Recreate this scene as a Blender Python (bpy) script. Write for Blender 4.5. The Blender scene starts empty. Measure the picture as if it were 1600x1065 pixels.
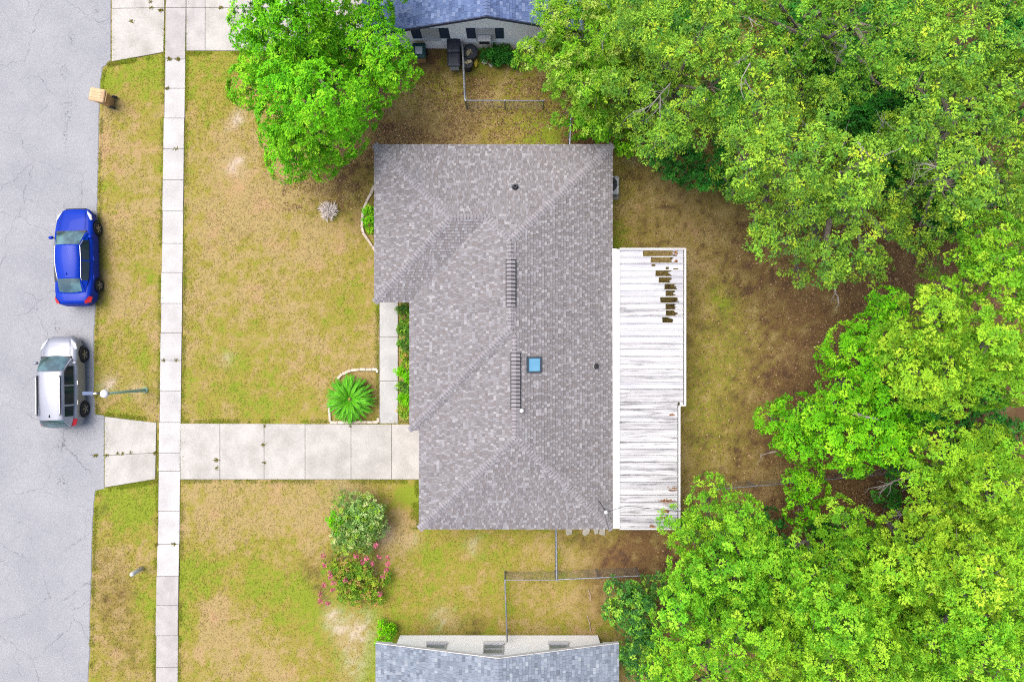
import bpy, bmesh, math, random
import numpy as np
from mathutils import Vector, Matrix

random.seed(7)
RNG = np.random.default_rng(7)
R = math.radians
sc = bpy.context.scene
COL = sc.collection

# ------------------------------------------------------------------ camera, sky, sun, exposure
PPM = 32.0          # photo pixels per metre on the ground
H = 33.3            # flying height of the camera
cam_d = bpy.data.cameras.new('camera')
cam_d.sensor_width = 36.0
cam_d.lens = 36.0 * H / 50.0
cam_d.clip_end = 2000.0
cam = bpy.data.objects.new('camera', cam_d)
cam.location = (0, 0, H)
COL.objects.link(cam)
sc.camera = cam

SUN_EL, SUN_AZ = R(68), R(300)      # azimuth clockwise from +Y (top of the picture)
w = bpy.data.worlds.new('World')
sc.world = w
w.use_nodes = True
nt = w.node_tree
sky = nt.nodes.new('ShaderNodeTexSky')
sky.sky_type = 'NISHITA'
sky.sun_disc = False
sky.sun_elevation = SUN_EL
sky.sun_rotation = SUN_AZ
sky.air_density = 1.0
sky.dust_density = 6.0
sky.ozone_density = 1.0
bg = nt.nodes['Background']
bg.inputs['Strength'].default_value = 0.145
nt.links.new(sky.outputs[0], bg.inputs['Color'])
sun_d = bpy.data.lights.new('sun', 'SUN')
sun_d.energy = 1.35
sun_d.angle = R(50)
sun_d.color = (1.0, 0.965, 0.91)
sun = bpy.data.objects.new('sun', sun_d)
sdir = Vector((math.sin(SUN_AZ) * math.cos(SUN_EL), math.cos(SUN_AZ) * math.cos(SUN_EL), math.sin(SUN_EL)))
sun.rotation_euler = sdir.to_track_quat('Z', 'Y').to_euler()
sun.location = (0, 0, 60)
COL.objects.link(sun)
sc.view_settings.view_transform = 'Standard'
sc.view_settings.look = 'None'
sc.view_settings.exposure = 1.08
sc.view_settings.gamma = 1.0
sc.view_settings.use_curve_mapping = False
sc.render.engine = 'CYCLES'
sc.cycles.max_bounces = 7
sc.cycles.diffuse_bounces = 3
sc.cycles.glossy_bounces = 3
sc.cycles.transmission_bounces = 4
sc.cycles.transparent_max_bounces = 6
sc.cycles.use_denoising = False
sc.cycles.use_adaptive_sampling = False
sc.cycles.sample_clamp_indirect = 4.0
sc.cycles.pixel_filter_type = 'BLACKMAN_HARRIS'
sc.cycles.filter_width = 1.1

# ------------------------------------------------------------------ helpers
def P(x, y, h=0.0):
    """photo pixel seen at height h -> point of the place, in metres"""
    k = (H - h) / H / PPM
    return ((x - 800) * k, (532.5 - y) * k, h)

def lin(c):
    c = np.asarray(c, float) / 255.0
    return np.where(c <= 0.04045, c / 12.92, ((c + 0.055) / 1.055) ** 2.4)

GAIN = 1.75
def ob(r, g, b, k=1.0):
    """surface colour from how it looks in the photograph"""
    v = lin((r, g, b)) / GAIN * k
    return (float(v[0]), float(v[1]), float(v[2]), 1.0)

MATS = {}
def mat(name, col, rough=0.8, col2=None, scale=6.0, detail=5.0, lo=0.35, hi=0.65, bump=0.0, bscale=40.0, metal=0.0,
        spec=0.3, attr=False, stretch=(1, 1, 1), rand=0.0, coat=0.0, vary=0.0, vscale=60.0, transl=0.0):
    if name in MATS:
        return MATS[name]
    m = bpy.data.materials.new(name)
    m.use_nodes = True
    n, l = m.node_tree.nodes, m.node_tree.links
    b = n['Principled BSDF']
    b.inputs['Roughness'].default_value = rough
    b.inputs['Metallic'].default_value = metal
    b.inputs['Specular IOR Level'].default_value = spec
    b.inputs['Coat Weight'].default_value = coat
    b.inputs['Coat Roughness'].default_value = 0.05
    tc = n.new('ShaderNodeTexCoord')
    mp = n.new('ShaderNodeMapping')
    mp.inputs['Scale'].default_value = stretch
    l.new(tc.outputs['Object'], mp.inputs['Vector'])
    src = None
    if attr:
        a = n.new('ShaderNodeAttribute'); a.attribute_name = 'Col'
        src = a.outputs['Color']
    else:
        rgb = n.new('ShaderNodeRGB'); rgb.outputs[0].default_value = col
        src = rgb.outputs[0]
    if col2 is not None:
        nz = n.new('ShaderNodeTexNoise'); nz.inputs['Scale'].default_value = scale; nz.inputs['Detail'].default_value = detail
        nz.inputs['Roughness'].default_value = 0.62
        l.new(mp.outputs[0], nz.inputs['Vector'])
        mr = n.new('ShaderNodeMapRange'); mr.inputs['From Min'].default_value = lo; mr.inputs['From Max'].default_value = hi
        l.new(nz.outputs[0], mr.inputs['Value'])
        mx = n.new('ShaderNodeMix'); mx.data_type = 'RGBA'
        l.new(mr.outputs[0], mx.inputs['Factor'])
        l.new(src, mx.inputs['A']); mx.inputs['B'].default_value = col2
        src = mx.outputs['Result']
    def mult(src, val, lo_, hi_):
        mr2 = n.new('ShaderNodeMapRange'); mr2.inputs['To Min'].default_value = lo_; mr2.inputs['To Max'].default_value = hi_
        l.new(val, mr2.inputs['Value'])
        vm = n.new('ShaderNodeVectorMath'); vm.operation = 'SCALE'
        l.new(src, vm.inputs[0]); l.new(mr2.outputs[0], vm.inputs['Scale'])
        return vm.outputs[0]
    if vary:
        nv = n.new('ShaderNodeTexNoise'); nv.inputs['Scale'].default_value = vscale; nv.inputs['Detail'].default_value = 3
        l.new(mp.outputs[0], nv.inputs['Vector'])
        src = mult(src, nv.outputs[0], 1 - vary, 1 + vary)
    if rand:
        oi = n.new('ShaderNodeObjectInfo')
        src = mult(src, oi.outputs['Random'], 1 - rand, 1 + rand)
    l.new(src, b.inputs['Base Color'])
    if bump:
        nb = n.new('ShaderNodeTexNoise'); nb.inputs['Scale'].default_value = bscale; nb.inputs['Detail'].default_value = 4
        l.new(mp.outputs[0], nb.inputs['Vector'])
        bp = n.new('ShaderNodeBump'); bp.inputs['Strength'].default_value = bump; bp.inputs['Distance'].default_value = 0.02
        l.new(nb.outputs[0], bp.inputs['Height'])
        l.new(bp.outputs[0], b.inputs['Normal'])
    if transl:
        tr = n.new('ShaderNodeBsdfTranslucent'); l.new(src, tr.inputs['Color'])
        ms = n.new('ShaderNodeMixShader'); ms.inputs[0].default_value = transl
        l.new(b.outputs[0], ms.inputs[1]); l.new(tr.outputs[0], ms.inputs[2])
        l.new(ms.outputs[0], n['Material Output'].inputs['Surface'])
    MATS[name] = m
    return m

def tag(o, label=None, cat=None, group=None, kind=None):
    if label: o['label'] = label
    if cat: o['category'] = cat
    if group: o['group'] = group
    if kind: o['kind'] = kind
    return o

def root_of(o):
    while o.parent is not None:
        o = o.parent
    return o

def thing(name, loc, label, cat, group=None, rz=0.0):
    o = bpy.data.objects.new(name, None)
    o.empty_display_size = 0.2
    o.location = loc
    o.rotation_euler = (0, 0, rz)
    COL.objects.link(o)
    return tag(o, label, cat, group)

def put(name, me, parent=None, loc=(0, 0, 0)):
    o = bpy.data.objects.new(name, me)
    COL.objects.link(o)
    o.parent = parent
    o.location = loc
    return o

class MB:
    """collects faces; build() links them as one mesh object"""
    def __init__(s):
        s.v = []; s.f = []; s.m = []
    def add(s, pts, faces, m=0):
        b = len(s.v)
        s.v.extend([tuple(p) for p in pts])
        s.f.extend([tuple(b + i for i in f) for f in faces])
        s.m.extend([m] * len(faces))
        return s
    def poly(s, pts, m=0):
        return s.add(pts, [tuple(range(len(pts)))], m)
    def hexa(s, lo, hi, m=0):
        n = len(lo)
        fs = [tuple(range(n - 1, -1, -1)), tuple(range(n, 2 * n))]
        fs += [(i, (i + 1) % n, n + (i + 1) % n, n + i) for i in range(n)]
        return s.add(list(lo) + list(hi), fs, m)
    def prism(s, p2, z0, z1, bev=0.0, m=0):
        """ccw outline; optional bevelled top edge"""
        lo = [(x, y, z0) for x, y in p2]
        if bev:
            cx = sum(p[0] for p in p2) / len(p2); cy = sum(p[1] for p in p2) / len(p2)
            def ins(x, y):
                d = math.hypot(cx - x, cy - y) or 1
                return (x + (cx - x) / d * bev * 1.4, y + (cy - y) / d * bev * 1.4)
            mid = [(x, y, z1 - bev) for x, y in p2]
            top = [(*ins(x, y), z1) for x, y in p2]
            n = len(p2)
            fs = [tuple(range(2 * n, 3 * n))]
            for k in (0, n):
                fs += [(k + i, k + (i + 1) % n, k + n + (i + 1) % n, k + n + i) for i in range(n)]
            return s.add(lo + mid + top, fs, m)
        return s.hexa(lo, [(x, y, z1) for x, y in p2], m)
    def box(s, x0, x1, y0, y1, z0, z1, m=0):
        return s.hexa([(x0, y0, z0), (x1, y0, z0), (x1, y1, z0), (x0, y1, z0)], [(x0, y0, z1), (x1, y0, z1), (x1, y1, z1), (x0, y1, z1)], m)
    def tube(s, pts, rad, n=6, m=0, cap=True):
        pts = [Vector(p) for p in pts]
        if not hasattr(rad, '__len__'): rad = [rad] * len(pts)
        b = len(s.v)
        for i, p in enumerate(pts):
            d = (pts[min(i + 1, len(pts) - 1)] - pts[max(i - 1, 0)])
            if d.length < 1e-9: d = Vector((0, 0, 1))
            d.normalize()
            a = d.cross(Vector((0, 0, 1)) if abs(d.z) < 0.9 else Vector((1, 0, 0))).normalized()
            c = d.cross(a)
            for k in range(n):
                t = 2 * math.pi * k / n
                s.v.append(tuple(p + (a * math.cos(t) + c * math.sin(t)) * rad[i]))
        for i in range(len(pts) - 1):
            for k in range(n):
                s.f.append((b + i * n + k, b + i * n + (k + 1) % n, b + (i + 1) * n + (k + 1) % n, b + (i + 1) * n + k)); s.m.append(m)
        if cap:
            s.f.append(tuple(b + k for k in range(n - 1, -1, -1))); s.m.append(m)
            e = b + (len(pts) - 1) * n
            s.f.append(tuple(e + k for k in range(n))); s.m.append(m)
        return s
    def lathe(s, prof, c=(0, 0, 0), n=20, axis='z', m=0):
        """profile (radius, height) turned about an axis through c"""
        b = len(s.v)
        for r, h in prof:
            for k in range(n):
                t = 2 * math.pi * k / n
                u, v = r * math.cos(t), r * math.sin(t)
                q = (u, v, h) if axis == 'z' else ((h, u, v) if axis == 'x' else (v, h, u))
                s.v.append((c[0] + q[0], c[1] + q[1], c[2] + q[2]))
        for i in range(len(prof) - 1):
            for k in range(n):
                s.f.append((b + i * n + k, b + i * n + (k + 1) % n, b + (i + 1) * n + (k + 1) % n, b + (i + 1) * n + k)); s.m.append(m)
        s.f.append(tuple(b + k for k in range(n - 1, -1, -1))); s.m.append(m)
        e = b + (len(prof) - 1) * n
        s.f.append(tuple(e + k for k in range(n))); s.m.append(m)
        return s
    def mesh(s, name, mats, org=(0, 0, 0), smooth=False):
        me = bpy.data.meshes.new(name)
        me.from_pydata([(a - org[0], b - org[1], c - org[2]) for a, b, c in s.v], [], s.f)
        for m in (mats if isinstance(mats, (list, tuple)) else [mats]):
            me.materials.append(m)
        if any(s.m):
            me.polygons.foreach_set('material_index', s.m)
        if smooth:
            me.polygons.foreach_set('use_smooth', [True] * len(me.polygons))
        me.update()
        return me
    def build(s, name, mats, parent=None, local=False, smooth=False):
        if parent is None:
            if local: org = (0, 0, 0)
            else:
                a = np.array(s.v)
                org = (float(a[:, 0].mean()), float(a[:, 1].mean()), float(a[:, 2].min()))
            return put(name, s.mesh(name, mats, org, smooth), None, org)
        org = (0, 0, 0) if local else tuple(root_of(parent).location)
        return put(name, s.mesh(name, mats, org, smooth), parent)

def np_mesh(name, V, F, material, C=None, org=(0, 0, 0)):
    """V n x 3, F m x k (all faces with k corners), C n x 3 point colours"""
    me = bpy.data.meshes.new(name)
    V = np.asarray(V, np.float32) - np.asarray(org, np.float32)
    F = np.asarray(F, np.int32)
    k = F.shape[1]
    me.vertices.add(len(V)); me.vertices.foreach_set('co', V.ravel())
    me.loops.add(F.size); me.loops.foreach_set('vertex_index', F.ravel())
    me.polygons.add(len(F))
    me.polygons.foreach_set('loop_start', np.arange(0, F.size, k, dtype=np.int32))
    if C is not None:
        at = me.color_attributes.new('Col', 'FLOAT_COLOR', 'POINT')
        rgba = np.ones((len(V), 4), np.float32); rgba[:, :3] = C
        at.data.foreach_set('color', rgba.ravel())
    me.materials.append(material)
    me.update(calc_edges=True)
    me.polygons.foreach_set('use_smooth', np.zeros(len(F), bool))
    return me

# value noise in numpy
_tab = np.random.default_rng(3).random((256, 256))
def vnoise(x, y):
    xi = np.floor(x).astype(int); yi = np.floor(y).astype(int)
    fx = x - xi; fy = y - yi
    fx = fx * fx * (3 - 2 * fx); fy = fy * fy * (3 - 2 * fy)
    g = lambda a, b: _tab[a & 255, b & 255]
    return (g(xi, yi) * (1 - fx) + g(xi + 1, yi) * fx) * (1 - fy) + (g(xi, yi + 1) * (1 - fx) + g(xi + 1, yi + 1) * fx) * fy
def fbm(x, y, s, o=4, seed=0):
    t = 0; a = 0.5; tot = 0
    for i in range(o):
        t = t + a * vnoise(x / s + seed * 17.3 + i * 5.1, y / s + seed * 9.7 + i * 3.3); tot += a
        a *= 0.55; s = s / 2.1
    return t / tot
def sstep(a, b, x):
    t = np.clip((x - a) / (b - a), 0, 1)
    return t * t * (3 - 2 * t)

# ------------------------------------------------------------------ ground: colours of the turf
TAN = lin((178, 158, 106)); OLIVE = lin((160, 150, 70)); GREEN = lin((140, 156, 52)); LITTER = lin((130, 102, 70))
DARK = lin((98, 76, 62)); SAND = lin((214, 196, 178)); PINK = lin((196, 158, 124))
GREENS = [(330, 110, 60, .5), (220, 100, 45, .7), (165, 130, 20, .9), (250, 250, 20, .3), (175, 300, 25, .3), (235, 440, 22, .4), (220, 560, 40, .35),
          (190, 640, 30, .5), (230, 770, 50, .9), (185, 800, 40, .5), (240, 930, 30, .6), (400, 540, 90, .25), (330, 630, 80, .3),
          (480, 640, 40, .3), (300, 900, 40, .9), (290, 980, 25, .9), (400, 880, 70, .45), (470, 930, 60, .6), (600, 990, 40, .9), (590, 1040, 30, .9),
          (640, 900, 60, .45), (700, 860, 50, .4), (650, 780, 18, 1.2), (640, 770, 25, .6), (820, 840, 60, .4), (700, 960, 60, .3), (760, 990, 40, .2),
          (880, 900, 22, .3), (840, 960, 40, .1), (780, 190, 60, .35), (850, 215, 40, .9), (700, 130, 30, .3), (660, 140, 40, .3), (750, 100, 12, .9),
          (1130, 470, 26, .9), (1150, 540, 60, .5), (1100, 600, 50, .4), (1180, 660, 60, .3), (1090, 640, 30, .3), (970, 250, 30, .5), (1000, 300, 30, .2),
          (1100, 690, 40, .3), (960, 375, 18, 1.0), (590, 480, 14, .6), (540, 460, 30, .3), (570, 400, 24, .5), (520, 390, 30, .2), (690, 90, 8, .8)]
TANS = [(400, 290, 90, .5), (350, 230, 50, .45), (430, 350, 60, .55), (520, 400, 50, .5), (470, 480, 60, .35), (340, 400, 70, .3), (190, 240, 40, .5), (200, 350, 40, .3),
        (190, 460, 30, .6), (185, 560, 25, .45), (220, 620, 20, .6), (330, 980, 40, 1.1), (370, 1030, 60, .5), (350, 800, 90, .5), (450, 780, 60, .5), (300, 560, 60, .15),
        (620, 830, 30, .5), (830, 870, 40, .5), (850, 950, 60, .4), (900, 870, 40, .4), (700, 170, 60, .5), (640, 215, 40, .4), (760, 215, 60, .4), (480, 560, 60, .35)]
DIRTS = [(165, 800, 25, .35), (170, 870, 30, .45), (180, 950, 40, .4), (200, 1020, 40, .3), (210, 820, 20, .3), (190, 920, 30, .25), (375, 110, 20, .4), (490, 880, 22, .8), (495, 915, 20, .7),
         (505, 940, 14, .7), (590, 850, 30, .6), (610, 830, 18, .4), (560, 770, 30, .35), (640, 240, 50, .3), (590, 250, 40, .35), (620, 200, 40, .3),
         (540, 270, 50, .35), (520, 300, 40, .35), (700, 180, 60, .25), (800, 200, 30, .2), (690, 88, 30, .9), (660, 95, 20, .8), (750, 130, 30, .5), (990, 850, 40, .8), (1000, 880, 50, .6),
         (940, 880, 30, .5), (920, 840, 26, .4), (940, 920, 30, .5), (900, 230, 40, 1.0), (960, 230, 60, .7), (730, 985, 25, .5), (745, 960, 25, .4), (850, 905, 30, .2), (578, 340, 22, .8), (630, 560, 12, .9), (630, 500, 12, .9), (630, 620, 12, .9),
         (565, 620, 34, .9), (880, 835, 14, .4), (930, 950, 20, .4), (605, 990, 18, .5)]
SANDS = [(600, 840, 16, .5), (640, 850, 14, .4), (740, 855, 12, .4), (560, 985, 26, .6), (550, 1010, 22, .5), (365, 265, 14, .6), (360, 195, 8, .6), (372, 250, 8, .8), (350, 560, 12, .5),
         (170, 595, 12, .7), (690, 970, 18, .4), (560, 1045, 20, .4), (520, 960, 14, .6), (525, 985, 12, .4), (370, 185, 10, .6), (215, 610, 14, .4), (540, 770, 30, .2)]
def blobs(lst, x, y):
    t = 0
    for bx, by, br, a in lst:
        t = t + a * np.exp(-(((x - bx) ** 2 + (y - by) ** 2) / (br * br)))
    return t
def turf(x, y):
    """albedo of the turf at photo-plan pixel (x, y)"""
    wx = x + 26 * (fbm(x, y, 40, 3, 11) - .5); wy = y + 26 * (fbm(x, y, 40, 3, 12) - .5)
    n1 = fbm(x, y, 90, 4, 1) - .5; n2 = fbm(x, y, 26, 4, 2) - .5; n3 = fbm(x, y, 9, 3, 3) - .5; n4 = fbm(x, y, 4, 2, 8) - .5
    g = 0.61 + .7 * n1 + 0.8 * n2 + 0.95 * n3 + 0.8 * n4 + blobs(GREENS, wx, wy) * .7 - blobs(TANS, wx, wy) * .6
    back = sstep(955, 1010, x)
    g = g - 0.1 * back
    a = sstep(0.25, 0.75, g)[..., None]; b = sstep(0.72, 1.25, g)[..., None]
    c = TAN * (1 - a) + OLIVE * a
    c = c * (1 - b) + GREEN * b
    pk = (sstep(.1, .3, fbm(x, y, 30, 3, 6) - .5) * .55 * (1 - np.clip(g, 0, 1)))[..., None]
    c = c * (1 - pk) + PINK * pk
    d = blobs(DIRTS, wx, wy) + 0.9 * sstep(1100, 1300, wx + 60 * n1) + 0.55 * back
    d = d + 0.55 * sstep(60, 10, np.abs(wy - 205)) * sstep(575, 600, wx) * sstep(900, 700, wx) * .35
    d = d * (0.85 + 1.2 * n2 + 1.3 * n3) + 0.5 * np.clip(fbm(x, y, 14, 3, 9) - .62, 0, 1)
    d = np.clip(d - .55 * blobs(GREENS, wx, wy), 0, 1)[..., None]
    c = c * (1 - d) + LITTER * d
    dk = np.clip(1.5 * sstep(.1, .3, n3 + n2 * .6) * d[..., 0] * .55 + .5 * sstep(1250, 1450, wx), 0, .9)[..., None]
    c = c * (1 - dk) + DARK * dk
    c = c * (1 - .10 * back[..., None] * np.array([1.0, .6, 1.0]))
    s = np.clip(blobs(SANDS, wx, wy) * (1 + 3 * n3 + 2 * n4), 0, 1)[..., None] * .8
    c = c * (1 - s) + SAND * s
    return c / GAIN

ax = np.concatenate([[-600, -250, -110, -60, -36], np.linspace(-28, 28, 400), [36, 60, 110, 250, 600]])
ay = np.concatenate([[-600, -250, -110, -60, -30], np.linspace(-19, 19, 272), [30, 60, 110, 250, 600]])
GX, GY = np.meshgrid(ax, ay)
gpx, gpy = 800 + GX * PPM, 532.5 - GY * PPM
gz = 0.035 * (fbm(gpx, gpy, 60, 3, 20) - .5) + 0.012 * (fbm(gpx, gpy, 9, 2, 21) - .5) - 0.012
V = np.stack([GX.ravel(), GY.ravel(), gz.ravel()], 1)
ny, nx = GX.shape
idx = np.arange(ny * nx).reshape(ny, nx)
F = np.stack([idx[:-1, :-1].ravel(), idx[:-1, 1:].ravel(), idx[1:, 1:].ravel(), idx[1:, :-1].ravel()], 1)
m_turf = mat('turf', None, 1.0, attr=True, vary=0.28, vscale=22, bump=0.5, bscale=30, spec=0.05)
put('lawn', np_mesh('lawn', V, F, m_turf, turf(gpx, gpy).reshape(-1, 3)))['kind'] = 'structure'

# ------------------------------------------------------------------ road
def asphalt():
    m = bpy.data.materials.new('asphalt'); m.use_nodes = True
    n, l = m.node_tree.nodes, m.node_tree.links
    b = n['Principled BSDF']; b.inputs['Roughness'].default_value = 0.9; b.inputs['Specular IOR Level'].default_value = 0.2
    tc = n.new('ShaderNodeTexCoord')
    def noise(s, d=4, r=.6):
        z = n.new('ShaderNodeTexNoise'); z.inputs['Scale'].default_value = s; z.inputs['Detail'].default_value = d; z.inputs['Roughness'].default_value = r
        l.new(tc.outputs['Object'], z.inputs['Vector']); return z
    def mixc(f, a, bcol):
        mx = n.new('ShaderNodeMix'); mx.data_type = 'RGBA'
        l.new(f, mx.inputs['Factor'])
        if isinstance(a, tuple): mx.inputs['A'].default_value = a
        else: l.new(a, mx.inputs['A'])
        mx.inputs['B'].default_value = bcol
        return mx.outputs['Result']
    def rng(v, a, b_, c=0., d=1.):
        mr = n.new('ShaderNodeMapRange')
        for k, q in zip(('From Min', 'From Max', 'To Min', 'To Max'), (a, b_, c, d)): mr.inputs[k].default_value = q
        l.new(v, mr.inputs['Value']); return mr.outputs[0]
    def math_(op, a, b_):
        q = n.new('ShaderNodeMath'); q.operation = op
        for i, v in enumerate((a, b_)):
            if isinstance(v, (int, float)): q.inputs[i].default_value = v
            else: l.new(v, q.inputs[i])
        return q.outputs[0]
    c = mixc(rng(noise(.45, 5).outputs[0], .35, .65), ob(170, 172, 177), ob(157, 160, 167))
    c = mixc(rng(noise(17, 4, .85).outputs[0], .5, .68, 0, .5), c, ob(210, 212, 217))
    c = mixc(rng(noise(13, 4, .85).outputs[0], .52, .7, 0, .5), c, ob(134, 137, 145))
    # warped voronoi edges: the network of cracks
    wn = noise(1.3, 4); 
    vm = n.new('ShaderNodeVectorMath'); vm.operation = 'MULTIPLY_ADD'
    l.new(wn.outputs['Color'], vm.inputs[0]); vm.inputs[1].default_value = (.9, .9, 0); l.new(tc.outputs['Object'], vm.inputs[2])
    for s, wd, st in ((.30, .0065, .55), (.62, .0075, .30)):
        vo = n.new('ShaderNodeTexVoronoi'); vo.feature = 'DISTANCE_TO_EDGE'; vo.inputs['Scale'].default_value = s
        l.new(vm.outputs[0], vo.inputs['Vector'])
        brk = rng(noise(.8 if s < .5 else 1.7, 3).outputs[0], .38, .5)
        c = mixc(math_('MULTIPLY', rng(vo.outputs['Distance'], 0, wd, st, 0), brk), c, ob(88, 92, 108))
    # old oil and tyre marks
    sp = noise(9, 4, .7)
    for (px, py, rx, ry) in ((103, 162, .30, .18), (107, 178, .16, .5), (100, 112, .16, .4), (112, 60, .16, .3), (102, 215, .12, .6), (98, 693, .3, .3), (97, 752, .3, .35), (90, 510, .2, .3), (150, 15, .15, .3)):
        q = P(px, py)
        mp = n.new('ShaderNodeMapping'); mp.inputs['Location'].default_value = (-q[0] / rx, -q[1] / ry, 0); mp.inputs['Scale'].default_value = (1 / rx, 1 / ry, 0)
        l.new(tc.outputs['Object'], mp.inputs['Vector'])
        ln = n.new('ShaderNodeVectorMath'); ln.operation = 'LENGTH'; l.new(mp.outputs[0], ln.inputs[0])
        near = rng(ln.outputs['Value'], .2, 1.4, 1, 0)
        c = mixc(math_('MULTIPLY', near, rng(sp.outputs[0], .53, .6, 0, .8)), c, ob(60, 62, 72))
    l.new(c, b.inputs['Base Color'])
    bp = n.new('ShaderNodeBump'); bp.inputs['Strength'].default_value = .5; bp.inputs['Distance'].default_value = .01
    l.new(noise(70, 3, .8).outputs[0], bp.inputs['Height']); l.new(bp.outputs[0], b.inputs['Normal'])
    return m
m_road = asphalt()
EDGE = [(-900, 178), (-300, 176), (96, 174), (101, 168), (106, 161), (130, 158), (170, 156), (250, 154), (330, 153), (480, 150), (520, 148), (610, 147), (646, 149), (649, 164),
        (763, 164), (766, 150), (790, 147), (850, 145), (920, 143), (1000, 141), (1065, 139), (1400, 132), (2000, 120)]
ey = np.array([e[0] for e in EDGE], float); ex = np.array([e[1] for e in EDGE], float)
def road_edge(y):
    return np.interp(y, ey, ex)
ys = np.unique(np.concatenate([np.arange(-900, 2000, 6.0), ey]))
jit = 3.0 * (fbm(ys, ys * 0 + 5, 14, 3, 30) - .5) * ((ys < 640) & (ys > 110) | (ys > 770))
V = []
for y, j in zip(ys, jit):
    q = P(float(road_edge(y) + j), y)
    V += [(-42.0, q[1], .012), (q[0] - .05, q[1], .012), (q[0], q[1], -.03)]
V = np.array(V)
n_ = len(ys); b_ = np.arange(n_ - 1) * 3
F = np.concatenate([np.stack([b_ + 3, b_ + 4, b_ + 1, b_], 1), np.stack([b_ + 4, b_ + 5, b_ + 2, b_ + 1], 1)])
put('road', np_mesh('road', V, F, m_road))['kind'] = 'structure'

# ------------------------------------------------------------------ concrete
m_conc = mat('concrete_pale', ob(212, 211, 210), .9, ob(190, 189, 189), scale=.8, lo=.4, hi=.7, vary=.14, vscale=14, rand=.04, bump=.15, bscale=120, spec=.15)
m_conc2 = mat('concrete_driveway', ob(204, 202, 197), .9, ob(176, 174, 168), scale=.9, lo=.38, hi=.72, vary=.16, vscale=12, rand=.035, bump=.15, bscale=120, spec=.15)
m_conc3 = mat('concrete_walk', ob(206, 206, 204), .9, ob(182, 184, 184), scale=1.1, lo=.35, hi=.7, vary=.10, vscale=40, rand=.03, bump=.15, bscale=120, spec=.15)
m_conc4 = mat('concrete_grey', ob(200, 197, 195), .9, ob(176, 173, 172), scale=1.4, lo=.35, hi=.7, vary=.14, vscale=30, rand=.03, bump=.15, bscale=120, spec=.15)
m_soil = mat('joint_soil', ob(120, 110, 86), 1.0, ob(88, 78, 62), scale=9)

def slab(parent, pts, m, z=.035, gap=.009, tilt=0.0):
    w_ = [P(x, y)[:2] for x, y in pts]
    a = sum(w_[i][0] * w_[(i + 1) % len(w_)][1] - w_[(i + 1) % len(w_)][0] * w_[i][1] for i in range(len(w_)))
    if a < 0: w_ = w_[::-1]
    cx = sum(p[0] for p in w_) / len(w_); cy = sum(p[1] for p in w_) / len(w_)
    w2 = []
    n = len(w_)
    for i in range(n):       # inset every edge by the joint's half width
        p0, p1, p2 = Vector(w_[i - 1]), Vector(w_[i]), Vector(w_[(i + 1) % n])
        e1 = (p1 - p0).normalized(); e2 = (p2 - p1).normalized()
        n1 = Vector((-e1.y, e1.x)); n2 = Vector((-e2.y, e2.x))
        k = (n1 + n2); k = k / max(.3, k.dot(n1))
        w2.append(tuple(p1 + k * gap))
    mb = MB().prism(w2, -.08, z, bev=.008)
    o = mb.build('slab', m, parent)
    return o
def ribbon(name, poly, z=.016):
    """the setting piece that carries slabs: its bed of soil seen in the joints"""
    w_ = [P(x, y)[:2] for x, y in poly]
    a = sum(w_[i][0] * w_[(i + 1) % len(w_)][1] - w_[(i + 1) % len(w_)][0] * w_[i][1] for i in range(len(w_)))
    if a < 0: w_ = w_[::-1]
    o = MB().prism(w_, -.1, z).build(name, m_soil)
    o['kind'] = 'structure'
    return o
def swl(y): return 258 - (y - 85) * 15 / 980       # sidewalk edges
def swr(y): return 290 - (y - 85) * 12 / 980
sw = ribbon('sidewalk', [(swl(-400), -400), (swr(-400), -400), (swr(1500), 1500), (swl(1500), 1500)])
JN = [-400, -352, -304, -256, -208, -160, -112, -68, -28, 12.5, 93, 138.5, 185, 233, 281.5, 330, 380.5, 426, 474, 520, 563, 611, 659.5, 707, 735.5, 797.7, 849.6, 899.3, 945, 992, 1041.6, 1090, 1138, 1186, 1234, 1282, 1330]
for i in range(len(JN) - 1):
    a, b = JN[i], JN[i + 1]
    old = a < 60 or a > 890
    dx = random.uniform(-.7, .7) if not old else random.uniform(-1, 1)
    slab(sw, [(swl(a) + dx, a), (swr(a) + dx * .5, a), (swr(b) + dx * .5, b), (swl(b) + dx, b)], m_conc4 if old else m_conc, z=.035 + random.uniform(-.004, .006))
dw = ribbon('driveway', [(164, 649), (244.5, 661), (244.5, 748), (164, 762)])
slab(dw, [(164, 650), (245, 660), (244, 707), (164, 711)], m_conc2)
slab(dw, [(164, 711), (244, 707), (243, 748), (164, 761)], m_conc2)
dw2 = ribbon('driveway', [(282, 661), (682, 663), (682, 749), (281, 749)])
for a, b in ((282, 344), (344, 413), (413, 477), (477, 548.7), (548.7, 612), (612, 682)):
    slab(dw2, [(a, 661 + (a - 282) * .004), (b, 661 + (b - 282) * .004), (b, 748.5), (a, 748.5)], m_conc2)
wk = ribbon('walkway', [(592.5, 440), (622.5, 440), (622.5, 661), (592.5, 661)])
for a, b in ((440, 526), (526, 595), (595, 661)):
    slab(wk, [(593, a), (622, a), (622, b), (593, b)], m_conc3)
nd = ribbon('driveway', [(175, -200), (254, -200), (254, 83), (175, 97)])
slab(nd, [(175, -200), (259, -200), (257.5, 12.5), (175, 14)], m_conc2)
slab(nd, [(175, 14), (257.5, 12.5), (256, 82), (175, 97)], m_conc2)
nd2 = ribbon('driveway', [(292, -200), (640, -200), (640, 80), (291, 80)])
for a, b, m in ((291.5, 321, m_conc4), (321, 392, m_conc2), (392, 462, m_conc2), (462, 530, m_conc2), (530, 600, m_conc2)):
    slab(nd2, [(a, -200), (b, -200), (b, 12.5), (a, 12.5)], m)
    slab(nd2, [(a, 12.5), (b, 12.5), (b, 80), (a, 80)], m)

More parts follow.
